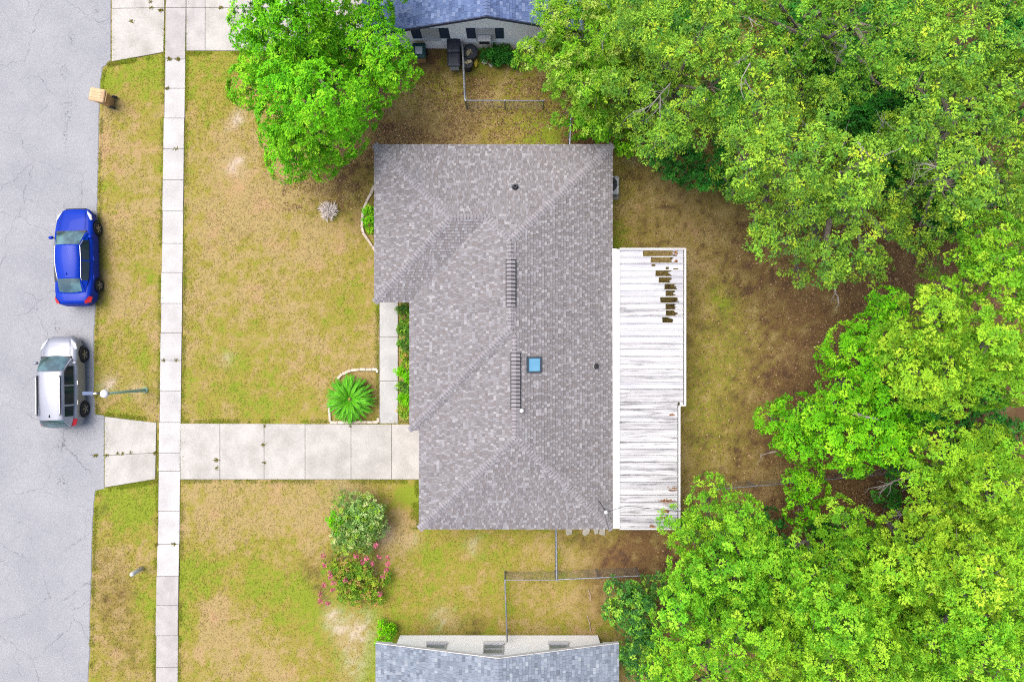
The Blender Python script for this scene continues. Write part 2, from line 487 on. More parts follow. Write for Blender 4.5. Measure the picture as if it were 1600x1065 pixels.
# ------------------------------------------------------------------ shingled roofs
ME = .5
def clip_poly(poly, a, b, c):
    """keep a*x + b*y + c >= 0"""
    out = []
    for i in range(len(poly)):
        p, q = poly[i], poly[(i + 1) % len(poly)]
        dp = a * p[0] + b * p[1] + c; dq = a * q[0] + b * q[1] + c
        if dp >= 0: out.append(p)
        if dp * dq < 0:
            t = dp / (dp - dq)
            out.append((p[0] + (q[0] - p[0]) * t, p[1] + (q[1] - p[1]) * t))
    return out

def shingle_facet(poly, palette, rng, course=.143, tabs=(.13, .30), lift=.012, store=None, alt=None):
    """poly: 3-D corner points of a roof plane (first edge along the eave). Adds tapered, butt-edged tabs to store."""
    p0, p1 = Vector(poly[0]), Vector(poly[1])
    u = (p1 - p0).normalized()
    nrm = Vector((0, 0, 0))
    for i in range(1, len(poly) - 1):
        nrm += (Vector(poly[i]) - p0).cross(Vector(poly[i + 1]) - p0)
    nrm.normalize()
    if nrm.z < 0: nrm = -nrm
    v = nrm.cross(u)
    if v.z < 0: v = -v
    uv = [((Vector(p) - p0).dot(u), (Vector(p) - p0).dot(v)) for p in poly]
    umin, umax = min(a for a, b in uv), max(a for a, b in uv)
    vmax = max(b for a, b in uv)
    ps = np.array([p[1] for p in palette]); ps = ps / ps.sum()
    flip = False
    v0 = -.02
    while v0 < vmax:
        x = umin - rng.uniform(0, .3)
        while x < umax:
            wd = rng.uniform(*tabs) * ((1.25 if flip else .8) if alt is not None else 1.0)
            a, b = x, x + wd - .006
            x += wd
            rect = [(a, v0), (b, v0), (b, v0 + course + .02), (a, v0 + course + .02)]
            sub = uv
            sub = clip_poly(sub, 1, 0, -a); 
            if len(sub) > 2: sub = clip_poly(sub, -1, 0, b)
            if len(sub) > 2: sub = clip_poly(sub, 0, 1, -v0)
            if len(sub) > 2: sub = clip_poly(sub, 0, -1, v0 + course + .02)
            if len(sub) < 3: continue
            ar = abs(sum(sub[i][0] * sub[(i + 1) % len(sub)][1] - sub[(i + 1) % len(sub)][0] * sub[i][1] for i in range(len(sub)))) / 2
            if ar < .0008: continue
            thick = lift * (1.0 if rng.random() < .6 else 1.7)
            flip = not flip if rng.random() < .8 else flip
            if alt is not None:
                src = alt[0] if flip else alt[1]
                c = np.array(src[int(rng.integers(len(src)))]) * rng.uniform(.93, 1.07)
                if flip: thick = lift * 1.9
            else:
                c = np.array(palette[rng.choice(len(palette), p=ps)][0]) * rng.uniform(.88, 1.12)
            base = len(store['v'])
            for (q, r) in sub:
                h = .003 + thick * max(0, 1 - (r - v0) / (course + .02))
                store['v'].append(tuple(p0 + u * q + v * r + nrm * h))
            low = [(q, r) for (q, r) in sub if r < v0 + .003]
            m = len(sub)
            tri = [(base, base + i, base + i + 1) for i in range(1, m - 1)]
            cols = [c] * m
            if len(low) >= 2:
                qa, qb = min(q for q, r in low), max(q for q, r in low)
                r0 = low[0][1]
                bb = len(store['v'])
                for (q, h) in ((qa, 0), (qb, 0), (qb, .003 + thick), (qa, .003 + thick)):
                    store['v'].append(tuple(p0 + u * q + v * r0 + nrm * h))
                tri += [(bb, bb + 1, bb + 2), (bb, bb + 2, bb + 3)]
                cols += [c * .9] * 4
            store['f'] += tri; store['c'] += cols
        v0 += course
    return store
def shingles(facets, palette, seed, parent, material, **kw):
    rng = np.random.default_rng(seed)
    st = {'v': [], 'f': [], 'c': []}
    for f in facets: shingle_facet(f, palette, rng, store=st, **kw)
    o = put('shingles', np_mesh('shingles', st['v'], st['f'], material, np.array(st['c']), org=tuple(root_of(parent).location)), parent)
    o['kind'] = 'stuff'
    return o

m_shingle = mat('shingle', None, .95, attr=True, vary=.06, vscale=1.2, bump=.3, bscale=150, spec=.1)
m_cap = mat('shingle_cap', ob(154, 151, 156), .95, ob(162, 160, 165), scale=1.5, vary=.1, vscale=60, rand=.12, spec=.1)
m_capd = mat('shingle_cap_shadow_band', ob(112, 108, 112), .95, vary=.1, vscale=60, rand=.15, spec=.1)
m_capn = mat('shingle_cap_blue', ob(108, 126, 168), .95, vary=.1, rand=.1)
m_caps = mat('shingle_cap_grey', ob(146, 156, 172), .95, vary=.1, rand=.1)
m_deck = mat('roof_underlay', ob(92, 88, 92), .95)
m_soffit = mat('fascia_paint', ob(236, 234, 230), .6, ob(214, 212, 208), scale=3)
m_stucco = mat('stucco_beige', ob(206, 190, 164), .9, ob(188, 172, 148), scale=5, bump=.4, bscale=60)
m_black = mat('black_plastic', ob(44, 46, 54), .55, vary=.2, vscale=8)
m_metal = mat('galvanised', ob(176, 182, 190), .45, ob(140, 146, 156), scale=9, metal=.6)
m_glass = mat('window_glass', ob(70, 86, 104), .08, spec=.6)
m_white = mat('white_paint', ob(238, 238, 240), .5, ob(222, 224, 227), scale=3)

ZE, SL = 2.5, .41
KE = (H - ZE) / H / PPM
def rp(x, y, rise):
    """roof point: plan position given in eave-height pixels, rise counted in pixels of run"""
    return ((x - 800) * KE, (532.5 - y) * KE, ZE + rise * KE * SL)
hc = ((585 - 800) * KE, (532.5 - 226) * KE)
house = thing('house', P(800, 560), 'single storey house with large grey brown hip roof and attached white patio cover', 'house')
YR = 349.0; xr1, xr2 = 798.5, 805.5
f_north = [rp(955, 226, 0), rp(585, 226, 0), rp(708, YR, 123), rp(763, YR, 123), rp(798.5, 384.5, 158.5)]
f_west_wing = [rp(585, 226, 0), rp(585, 472, 0), rp(708, YR, 123)]
f_wing_south = [rp(585, 472, 0), rp(640, 472, 0), rp(763, YR, 123), rp(708, YR, 123)]
f_mid_west = [rp(640, 472, 0), rp(640, 672, 0), rp(798.5, 513.5, 158.5), rp(798.5, 384.5, 158.5), rp(763, YR, 123)]
f_mid_south = [rp(640, 672, 0), rp(655, 672, 0), rp(805.5, 521.5, 150.5), rp(798.5, 513.5, 158.5)]
f_south_west = [rp(655, 672, 0), rp(655, 826, 0), rp(805.5, 675.5, 150.5), rp(805.5, 521.5, 150.5)]
f_south = [rp(655, 826, 0), rp(957, 826, 0), rp(805.5, 675.5, 150.5)]
f_east = [rp(957, 826, 0), rp(957, 226, 0), rp(798.5, 384.5, 158.5), rp(798.5, 513.5, 158.5), rp(805.5, 521.5, 151.5), rp(805.5, 675.5, 151.5)]
FAC = [f_north, f_west_wing, f_wing_south, f_mid_west, f_mid_south, f_south_west, f_south, f_east]
FAC[0][0] = rp(957, 226, 0)
mb = MB()
for f in FAC:
    mb.poly([(a, b, c - .012) for a, b, c in f])
eave = [(585, 226), (585, 472), (640, 472), (640, 672), (655, 672), (655, 826), (957, 826), (957, 226)]
roof = mb.build('roof', m_deck, house)
PAL = [(ob(156, 148, 153)[:3], 3.2), (ob(147, 138, 143)[:3], 3), (ob(166, 160, 166)[:3], 2.6), (ob(186, 184, 191)[:3], 2.2), (ob(138, 128, 133)[:3], .9), (ob(162, 149, 149)[:3], 1.2), (ob(202, 201, 208)[:3], .6)]
ALT = ([ob(*q)[:3] for q in ((155, 154, 159), (159, 158, 163), (152, 151, 155), (164, 163, 168), (150, 148, 152), (155, 153, 157), (172, 171, 175))],
       [ob(*q)[:3] for q in ((138, 135, 138), (142, 139, 142), (134, 131, 134), (143, 139, 141), (140, 135, 136), (145, 142, 145))])
shingles(FAC, PAL, 5, roof, m_shingle, tabs=(.10, .19), alt=ALT, course=.132, lift=.018)
mb = MB()
for i in range(len(eave)):
    a, b = rp(*eave[i], 0), rp(*eave[(i + 1) % len(eave)], 0)
    mb.poly([(a[0], a[1], ZE - .16), (b[0], b[1], ZE - .16), (b[0], b[1], ZE - .014), (a[0], a[1], ZE - .014)])
mb.build('fascia', m_soffit, roof)
MB().poly([(*rp(x, y, 0)[:2], ZE - .165) for x, y in eave]).build('soffit', m_soffit, roof)
# hip and ridge caps: each a folded tab of its own
def cap_line(a, b, n1, n2, exposure=.143, half=.17, m=None, gap=0.0, lift=0.0, name='ridge_cap', parent=None):
    a, b = Vector(a), Vector(b)
    d = (b - a); L = d.length; d.normalize()
    n1, n2 = Vector(n1).normalized(), Vector(n2).normalized()
    up = (n1 + n2).normalized()
    s1 = d.cross(n1).normalized(); s2 = d.cross(n2).normalized()
    if s1.dot(n2) > 0: s1 = -s1          # points away down its own plane
    if s2.dot(n1) > 0: s2 = -s2
    if s1.z > 0: s1 = -s1
    if s2.z > 0: s2 = -s2
    t = .034
    le = exposure + .03 if not gap else exposure - gap
    base = Vector((0, 0, 0))
    pts = []
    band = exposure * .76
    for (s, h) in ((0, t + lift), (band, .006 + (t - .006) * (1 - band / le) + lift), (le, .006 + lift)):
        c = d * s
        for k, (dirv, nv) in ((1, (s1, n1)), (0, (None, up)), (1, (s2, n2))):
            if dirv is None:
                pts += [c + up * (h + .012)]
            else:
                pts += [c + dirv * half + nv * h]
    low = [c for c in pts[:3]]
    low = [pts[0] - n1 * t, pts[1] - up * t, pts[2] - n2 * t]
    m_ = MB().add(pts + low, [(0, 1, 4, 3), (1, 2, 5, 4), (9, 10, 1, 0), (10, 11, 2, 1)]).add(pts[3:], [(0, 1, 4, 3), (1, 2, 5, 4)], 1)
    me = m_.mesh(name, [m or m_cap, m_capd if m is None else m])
    n = int(L / exposure)
    org = root_of(parent).location
    for i in range(n):
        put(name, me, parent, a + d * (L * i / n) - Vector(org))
def nf(f):
    p = [Vector(q) for q in f]; n = Vector((0, 0, 0))
    for i in range(1, len(p) - 1): n += (p[i] - p[0]).cross(p[i + 1] - p[0])
    n.normalize(); return n if n.z > 0 else -n
NN = {k: nf(f) for k, f in zip(('n', 'ww', 'ws', 'mw', 'ms', 'sw', 's', 'e'), FAC)}
cap_line(rp(585, 226, 0), rp(708, YR, 123), NN['n'], NN['ww'], parent=roof)
cap_line(rp(585, 472, 0), rp(708, YR, 123), NN['ww'], NN['ws'], parent=roof)
cap_line(rp(708, YR, 123), rp(763, YR, 123), NN['n'], NN['ws'], parent=roof)
cap_line(rp(763, YR, 123), rp(798.5, 384.5, 158.5), NN['n'], NN['mw'], parent=roof)
cap_line(rp(957, 226, 0), rp(798.5, 384.5, 158.5), NN['n'], NN['e'], parent=roof)
cap_line(rp(798.5, 513.5, 158.5), rp(798.5, 482, 158.5), NN['mw'], NN['e'], parent=roof)
cap_line(rp(798.5, 413, 158.5), rp(798.5, 384.5, 158.5), NN['mw'], NN['e'], parent=roof)
cap_line(rp(640, 672, 0), rp(798.5, 513.5, 158.5), NN['mw'], NN['ms'], half=.14, parent=roof)
cap_line(rp(655, 826, 0), rp(805.5, 675.5, 150.5), NN['sw'], NN['s'], parent=roof)
cap_line(rp(957, 826, 0), rp(805.5, 675.5, 150.5), NN['s'], NN['e'], parent=roof)
cap_line(rp(805.5, 675.5, 151), rp(805.5, 634, 151), NN['sw'], NN['e'], parent=roof)
cap_line(rp(805.5, 550, 151), rp(805.5, 521.5, 151), NN['sw'], NN['e'], parent=roof)
# raised ridge vents with caps on top
for (x, ya, yb, r_, na, nb) in ((798.5, 413, 482, 158.5, 'mw', 'e'), (805.5, 550, 634, 151, 'sw', 'e')):
    a, b = rp(x, ya, r_), rp(x, yb, r_)
    hw = .225
    mv = MB()
    zs = a[2]
    for sgn in (-1, 1):
        q = [(a[0], zs + .03), (a[0] + sgn * hw, zs - hw * SL + .03), (a[0] + sgn * hw, zs - hw * SL + .085), (a[0], zs + .075)]
        mv.hexa([(x_, a[1], z_) for x_, z_ in q], [(x_, b[1], z_) for x_, z_ in q])
    vent = mv.build('ridge_vent', m_black, roof)
    cap_line(b, a, NN[na], NN[nb], half=.165, lift=.075, parent=roof, exposure=.16, gap=.05)
# walls under the eaves
wi = 14.0
wall_o = [(585 + wi, 226 + wi), (585 + wi, 472 - wi), (640 + wi, 472 - wi), (640 + wi, 672), (655 + wi, 672), (655 + wi, 826 - wi), (957 - wi, 826 - wi), (957 - wi, 226 + wi)]
MB().prism([rp(x, y, 0)[:2] for x, y in wall_o], -.1, ZE - .17).build('wall', m_stucco, house)
gx = rp(655 + wi, 0, 0)[0]
gd = MB()
g0, g1 = rp(0, 748, 0)[1], rp(0, 690, 0)[1]
for k in range(4):
    gd.box(gx - .05, gx - .005, g0, g1, .05 + k * .52, .05 + k * .52 + .50)
gd.build('garage_door', m_white, house)
fx = rp(640 + wi, 0, 0)[0]
dr = MB().box(fx - .06, fx - .005, rp(0, 500, 0)[1], rp(0, 500, 0)[1] + .95, .02, 2.08).build('door', mat('door_paint', ob(120, 60, 50), .5), house)
MB().lathe([(.02, 0), (.035, -.03), (.03, -.06)], (fx - .06, rp(0, 500, 0)[1] + .1, 1.0), 8, 'x').build('handle', m_metal, dr)
for (ya, yb) in ((560, 600), (620, 650)):
    wn = MB().box(fx - .05, fx - .005, rp(0, yb, 0)[1], rp(0, ya, 0)[1], .95, 2.05).build('window', m_white, house)
    MB().box(fx - .062, fx - .052, rp(0, yb, 0)[1] + .06, rp(0, ya, 0)[1] - .06, 1.01, 1.99).build('pane', m_glass, wn)
wn = MB().box(rp(585 + wi, 0, 0)[0] - .05, rp(585 + wi, 0, 0)[0] - .005, rp(0, 380, 0)[1], rp(0, 310, 0)[1], .95, 2.05).build('window', m_white, house)
MB().box(rp(585 + wi, 0, 0)[0] - .062, rp(585 + wi, 0, 0)[0] - .052, rp(0, 380, 0)[1] + .06, rp(0, 310, 0)[1] - .06, 1.01, 1.99).build('pane', m_glass, wn)
# skylight and pipe vents on the roof
def roof_z(x, y, n, p):
    n = Vector(n); p = Vector(p)
    return p.z - (n.x * (x - p.x) + n.y * (y - p.y)) / n.z
def roof_pt(px, py, key, face):
    z = 3.3
    for _ in range(6):
        q = P(px, py, z); z = roof_z(q[0], q[1], NN[key], face[0])
    return (q[0], q[1], z)
def on_roof(key, center):
    n = Vector(NN[key]); z = Vector((0, 0, 1))
    u = Vector((0, 1, 0)); u = (u - n * u.dot(n)).normalized(); v = n.cross(u)
    return lambda a, b, c: tuple(Vector(center) + v * a + u * b + n * c)
T = on_roof('e', roof_pt(833.5, 569.5, 'e', f_east))
def frame_box(T, a, b, c0, c1, mb_):
    return mb_.hexa([T(-a, -b, c0), T(a, -b, c0), T(a, b, c0), T(-a, b, c0)], [T(-a, -b, c1), T(a, -b, c1), T(a, b, c1), T(-a, b, c1)])
sk = thing('skylight', T(0, 0, 0), 'square blue glass skylight with dark frame on house roof', 'skylight')
mb = MB()
for (a0, a1, b0, b1) in ((-.34, -.27, -.34, .34), (.27, .34, -.34, .34), (-.27, .27, -.34, -.28), (-.27, .27, .28, .34)):
    mb.hexa([T(a0, b0, -.01), T(a1, b0, -.01), T(a1, b1, -.01), T(a0, b1, -.01)], [T(a0, b0, .12), T(a1, b0, .12), T(a1, b1, .12), T(a0, b1, .12)])
mb.build('frame', mat('dark_metal', ob(66, 80, 92), .5), sk)
frame_box(T, .268, .278, .02, .085, MB()).build('pane', mat('sky_pane', ob(112, 176, 214), .25, ob(124, 186, 222), scale=2, spec=.5), sk)
def pipe_vent(px, py, key, face, label, flash=True):
    c = roof_pt(px, py, key, face)
    t = thing('pipe_vent', c, label, 'vent')
    T = on_roof(key, c)
    if flash:
        mb = MB(); mb.hexa([T(-.12, -.2, .015), T(.12, -.2, .015), T(.12, .2, .015), T(-.12, .2, .015)], [T(-.12, -.2, .025), T(.12, -.2, .025), T(.12, .2, .025), T(-.12, .2, .025)])
        mb.build('flashing', mat('lead_sheet', ob(84, 98, 118), .5), t)
    MB().lathe([(.14, -.05), (.13, .03), (.10, .08), (.085, .26), (.06, .26), (.055, .12)], c, 14).build('pipe', m_black, t)
# the northern plane's flashing lies along x
c = roof_pt(805, 293, 'n', f_north)
t = thing('pipe_vent', c, 'black pipe vent with blue grey flashing on north slope of house roof', 'vent')
n_ = Vector(NN['n']); u_ = Vector((1, 0, 0)); v_ = n_.cross(u_)
TN = lambda a, b, h: tuple(Vector(c) + u_ * a + v_ * b + n_ * h)
MB().hexa([TN(-.19, -.02, .015), TN(.19, -.02, .015), TN(.19, .13, .015), TN(-.19, .13, .015)], [TN(-.19, -.02, .028), TN(.19, -.02, .028), TN(.19, .13, .028), TN(-.19, .13, .028)]).build('flashing', mat('lead_sheet', ob(84, 98, 118), .5), t)
MB().lathe([(.15, -.05), (.14, .05), (.11, .09), (.085, .24), (.05, .24), (.045, .12)], c, 14).build('pipe', m_black, t)
pipe_vent(931.5, 572, 'e', f_east, 'short round black pipe vent on east slope beside patio cover', False)
c = roof_pt(815, 641, 'e', f_east)
t = thing('exhaust_cap', (c[0], c[1], c[2]), 'tiny white vent cap beside lower ridge vent on house roof', 'vent')
MB().lathe([(.045, -.04), (.045, .08)], c, 10).build('pipe', m_white, t)
MB().lathe([(.06, .08), (.10, .09), (.09, .13), (.03, .16)], c, 8).build('cap', m_white, t)
# service mast with wires near the south-east corner
c = roof_pt(943, 793, 'e', f_east)
t = thing('service_mast', c, 'power service mast with thin wires at south east corner of house roof', 'mast')
top = (c[0] + .02, c[1], c[2] + .75)
MB().tube([(c[0], c[1], c[2] - .1), top], .028, 8).build('pole', m_metal, t)
MB().lathe([(.03, .73), (.085, .75), (.08, .83), (.02, .88)], c, 10).build('weather_head', m_white, t)
ins = MB()
for tx, ty in ((937, 783), (934, 780)):
    q = P(tx, ty, top[2] - .05); ins.tube([top, ((top[0] + q[0]) / 2, (top[1] + q[1]) / 2, top[2] - .12), q], .012, 5)
for tx, ty, tz in ((951, 826, 2.6), (957, 812, 2.75)):
    q = P(tx, ty, tz); ins.tube([(top[0], top[1], top[2] - .2), ((top[0] + q[0]) / 2 - .05, (top[1] + q[1]) / 2, (top[2] + q[2]) / 2 - .12), q], .010, 5)
q = P(978, 790, 3.2); q2 = P(1080, 800, 3.9)
ins.tube([top, q, q2], .010, 5)
ins.build('wire', m_black, t)

# ------------------------------------------------------------------ patio cover
m_pan = mat('patio_pan', ob(228, 230, 236), .5, ob(196, 197, 208), scale=1.6, lo=.40, hi=.68, detail=6, stretch=(.35, 3.0, 1), vary=.06, vscale=30, rand=.03)
def pan_dirty():
    m = mat('patio_pan_mildew', ob(230, 231, 235), .5, ob(182, 183, 189), scale=1.5, lo=.40, hi=.66, detail=7, stretch=(.3, 5.0, 1), vary=.07, vscale=30, rand=.05).copy()
    n, l = m.node_tree.nodes, m.node_tree.links
    b = n['Principled BSDF']; src = b.inputs['Base Color'].links[0].from_socket
    tc = n.new('ShaderNodeTexCoord'); mp = n.new('ShaderNodeMapping'); mp.inputs['Scale'].default_value = (.7, 6, 1)
    l.new(tc.outputs['Object'], mp.inputs['Vector'])
    nz = n.new('ShaderNodeTexNoise'); nz.inputs['Scale'].default_value = 1.3; nz.inputs['Detail'].default_value = 6; nz.inputs['Roughness'].default_value = .7
    l.new(mp.outputs[0], nz.inputs['Vector'])
    mr = n.new('ShaderNodeMapRange'); mr.inputs['From Min'].default_value = .52; mr.inputs['From Max'].default_value = .70; mr.inputs['To Max'].default_value = .85
    l.new(nz.outputs[0], mr.inputs['Value'])
    mx = n.new('ShaderNodeMix'); mx.data_type = 'RGBA'; l.new(mr.outputs[0], mx.inputs['Factor']); l.new(src, mx.inputs['A']); mx.inputs['B'].default_value = ob(96, 95, 99)
    l.new(mx.outputs['Result'], b.inputs['Base Color'])
    return m
m_pan2 = pan_dirty()
patio = thing('patio_cover', P(1012, 606), 'white metal panel patio cover with rusted holes behind the house', 'patio cover')
HOLES = {0: (1004.7, 1053.8), 1: (1016.6, 1052), 3: (1024, 1046), 4: (1029, 1048), 5: (1038, 1054), 6: (1040, 1054), 7: (1032, 1059), 8: (1040, 1055), 9: (1040, 1057), 10: (1035, 1048)}
def pz(px): return 2.56 - (px - 966) / 105 * .24       # cover slopes down to the east
def PP(px, py, dz=0.0):
    z = pz(px); q = P(px, py, z); return (q[0], q[1], z + dz)
rr = random.Random(4)
NROW = 42; Y0, DY = 390.0, 10.36
for i in range(NROW):
    ya, yb = Y0 + DY * i, Y0 + DY * (i + 1) - .35
    xe = 1067.5 if yb < 634 else 1058.5
    xa = 967.5
    pan = MB()
    def sheet(l_, r_):
        top = l_ + r_
        pan.hexa([(a, b, c - .012) for a, b, c in top], top)
    if i in HOLES:
        h0, h1 = HOLES[i]
        sheet([PP(xa, yb), PP(h0, yb)], [PP(h0 + rr.uniform(-.6, .6), ya + 1.4), PP(xa, ya + 1.4)])
        # torn right-hand edge
        m = 6
        right = [PP(xe, yb), PP(xe, ya + 1.4)]
        torn = [PP(h1 + rr.uniform(-4, 5), ya + 1.4 + (yb - ya - 1.4) * k / m) for k in range(m + 1)]
        pol = right + torn
        pan.hexa([(a, b, c - .012) for a, b, c in pol], pol)
    elif i == 2:
        for (u0, u1, v0_, v1_) in ((xa, 1018, 0, 1), (1018, 1024, .45, 1), (1024, 1040, 0, 1), (1040, 1045, 0, .55), (1045, 1052, 0, 1), (1052, 1060, 0, .8), (1060, xe, 0, 1)):
            y_0, y_1 = ya + 1.4 + (yb - ya - 1.4) * v0_, ya + 1.4 + (yb - ya - 1.4) * v1_
            sheet([PP(u0, y_1), PP(u1, y_1)], [PP(u1, y_0), PP(u0, y_0)])
    else:
        sheet([PP(xa, yb), PP(xe, yb)], [PP(xe, ya + 1.4), PP(xa, ya + 1.4)])
    # the raised interlocking rib along the pan's edge
    rb = [PP(xa, ya + 1.5, .055), PP(xe, ya + 1.5, .055), PP(xe, ya + .1, .055), PP(xa, ya + .1, .055)]
    pan.hexa([(a, b, c - .07) for a, b, c in rb], rb)
    dirty = i > 13 and (i % 5 != 0 or i > 24) or i in (8, 9)
    pan.build('panel', m_pan2 if dirty else m_pan, patio)
fl = [PP(956.5, 388, .05), PP(968, 389.5, .05), PP(968, 825, .05), PP(957.5, 825, .05)]
fl2 = MB(); fl2.hexa([(a, b, c - .05) for a, b, c in reversed(fl)], list(reversed(fl))); fl2.build('flashing', m_white, patio)
def bar(parent, name, a, b, w_, z0, z1, m):
    """upright-sided bar between two plan points"""
    A, B = Vector(a[:2]), Vector(b[:2]); d = (B - A).normalized(); n = Vector((-d.y, d.x)) * w_ / 2
    za, zb = (a[2], b[2]) if len(a) > 2 else (0, 0)
    q = [(A - n, za), (B - n, zb), (B + n, zb), (A + n, za)]
    return MB().hexa([(p.x, p.y, z + z0) for p, z in q], [(p.x, p.y, z + z1) for p, z in q]).build(name, m, parent)
bar(patio, 'gutter', PP(1070.3, 388), PP(1070.3, 633), .085, -.12, .05, m_white)
bar(patio, 'gutter', PP(1061.3, 633), PP(1061.3, 825), .085, -.12, .05, m_white)
bar(patio, 'end_trim', PP(968, 388.6), PP(1069, 388.6), .06, -.1, .065, m_white)
bar(patio, 'end_trim', PP(1062.8, 633), PP(1071.5, 633), .06, -.1, .06, m_white)
bar(patio, 'end_trim', PP(968, 825.6), PP(1061, 825.6), .06, -.1, .06, m_white)
for yy in (391, 470, 552, 630):
    q = PP(1066, yy); MB().box(q[0] - .04, q[0] + .04, q[1] - .04, q[1] + .04, 0, q[2] - .02).build('post', m_white, patio)
for yy in (700, 765, 822):
    q = PP(1056, yy); MB().box(q[0] - .04, q[0] + .04, q[1] - .04, q[1] + .04, 0, q[2] - .02).build('post', m_white, patio)
bar(patio, 'beam', PP(1064, 390), PP(1064, 632), .07, -.16, -.02, m_white)
bar(patio, 'beam', PP(1055, 634), PP(1055, 824), .07, -.16, -.02, m_white)

# ------------------------------------------------------------------ neighbouring houses
m_siding = mat('siding_grey', (.92, .93, .91, 1), .7, (.89, .90, .89, 1), scale=2, spec=.2)
m_siding_w = mat('siding_white', (.90, .91, .93, 1), .7, (.87, .88, .90, 1), scale=2, spec=.2)
m_shut = mat('shutter_blue', ob(50, 72, 98), .6)
m_navy = mat('rake_trim_dark', ob(70, 82, 112), .6)
PAL_N = [(ob(104, 124, 166)[:3], 3), (ob(95, 114, 156)[:3], 2), (ob(116, 135, 175)[:3], 2), (ob(130, 147, 184)[:3], .6), (ob(88, 106, 146)[:3], .8)]
PAL_S = [(ob(142, 153, 168)[:3], 3), (ob(134, 145, 160)[:3], 2), (ob(152, 163, 178)[:3], 2), (ob(166, 175, 186)[:3], .6), (ob(122, 132, 146)[:3], .5)]
def gable_house(label, px_l, px_r, px_ridge, y_wall, y_rake, zr, sgn, wl, wr, wall_m, pal, seed, depth=7.0, name='neighbour_house'):
    """sgn +1: the house lies to the north (its south gable faces us)"""
    k = KE
    xl, xr, xm = (px_l - 800) * k, (px_r - 800) * k, (px_ridge - 800) * (H - zr) / H / PPM
    yw = (532.5 - y_wall) / PPM
    yr = (532.5 - y_rake) * k
    far = yw + sgn * depth
    t = thing(name, ((xl + xr) / 2, (yw + far) / 2, 0), label, 'house')
    x0, x1 = (wl - 800) / PPM, (wr - 800) / PPM
    zw = lambda x: ZE + (zr - ZE) * (1 - abs(x - xm) / ((xm - xl) if x < xm else (xr - xm))) - .1
    prof = [(x0, -.1), (x1, -.1), (x1, zw(x1)), (xm, zw(xm)), (x0, zw(x0))]
    mb = MB(); mb.hexa([(a, yw, b) for a, b in prof], [(a, far, b) for a, b in prof]); wall = mb.build('wall', wall_m, t)
    # lap siding boards on the gable end
    z = .05
    while z < zr - .15:
        z2 = min(z + .17, zr - .12)
        def span(zz):
            a, b = x0, x1
            if zz > zw(x0): a = xm - (xm - xl) * (1 - (zz + .1 - ZE) / (zr - ZE))
            if zz > zw(x1): b = xm + (xr - xm) * (1 - (zz + .1 - ZE) / (zr - ZE))
            return a, b
        a, b = span(z); c, d = span(z2)
        if b - a < .2 or d - c < .05: break
        s_ = -sgn
        MB().hexa([(a, yw, z), (b, yw, z), (d, yw, z2), (c, yw, z2)], [(a, yw + s_ * .025, z), (b, yw + s_ * .025, z), (d, yw + s_ * .008, z2), (c, yw + s_ * .008, z2)]).build('siding_board', wall_m, wall)
        z += .17
    fl_ = [(xl, yr, ZE), (xl, far, ZE), (xm, far, zr), (xm, yr, zr)]
    fr_ = [(xr, far, ZE), (xr, yr, ZE), (xm, yr, zr), (xm, far, zr)]
    mb = MB()
    for f in (fl_, fr_): mb.hexa([(a, b, c - .12) for a, b, c in f], [(a, b, c - .012) for a, b, c in f])
    rf = mb.build('roof', m_deck, t)
    shingles([fl_, fr_], pal, seed, rf, m_shingle, tabs=(.11, .24))
    for (xa, za, xb, zb) in ((xl, ZE, xm, zr), (xm, zr, xr, ZE)):
        MB().hexa([(xa, yr - sgn * .03, za - .2), (xb, yr - sgn * .03, zb - .2), (xb, yr - sgn * .03, zb - .01), (xa, yr - sgn * .03, za - .01)],
                  [(xa, yr, za - .2), (xb, yr, zb - .2), (xb, yr, zb - .01), (xa, yr, za - .01)]).build('rake_trim', m_white if sgn < 0 else m_navy, rf)
    nl = Vector((-(zr - ZE), 0, xm - xl)).normalized(); nr = Vector(((zr - ZE), 0, xr - xm)).normalized()
    cap_line((xm, yr, zr), (xm, far, zr), nl, nr, parent=rf, m=m_capn if sgn > 0 else m_caps)
    return t, wall, yw
nh, nwall, nyw = gable_house('pale grey sided house with blue grey gable roof at the top edge', 566, 954, 760, 76, 56, 4.4, 1, 600, 925, m_siding, PAL_N, 21)
def wx(px, h): return (px - 800) / PPM * (H - h) / H
for a, b in ((643, 658), (687, 702), (729, 743), (774, 787)):
    x0, x1 = wx(a, 1.7), wx(b, 1.7)
    sh = MB().box(x0, x1, nyw - .05, nyw - .027, 1.2, 2.22)
    s_ = sh.build('shutter', m_shut, nh)
    for k in range(9):
        z = 1.25 + k * .105
        MB().hexa([(x0 + .05, nyw - .05, z), (x1 - .05, nyw - .05, z), (x1 - .05, nyw - .05, z + .08), (x0 + .05, nyw - .05, z + .08)],
                  [(x0 + .05, nyw - .068, z), (x1 - .05, nyw - .068, z), (x1 - .05, nyw - .054, z + .08), (x0 + .05, nyw - .054, z + .08)]).build('slat', m_shut, s_)
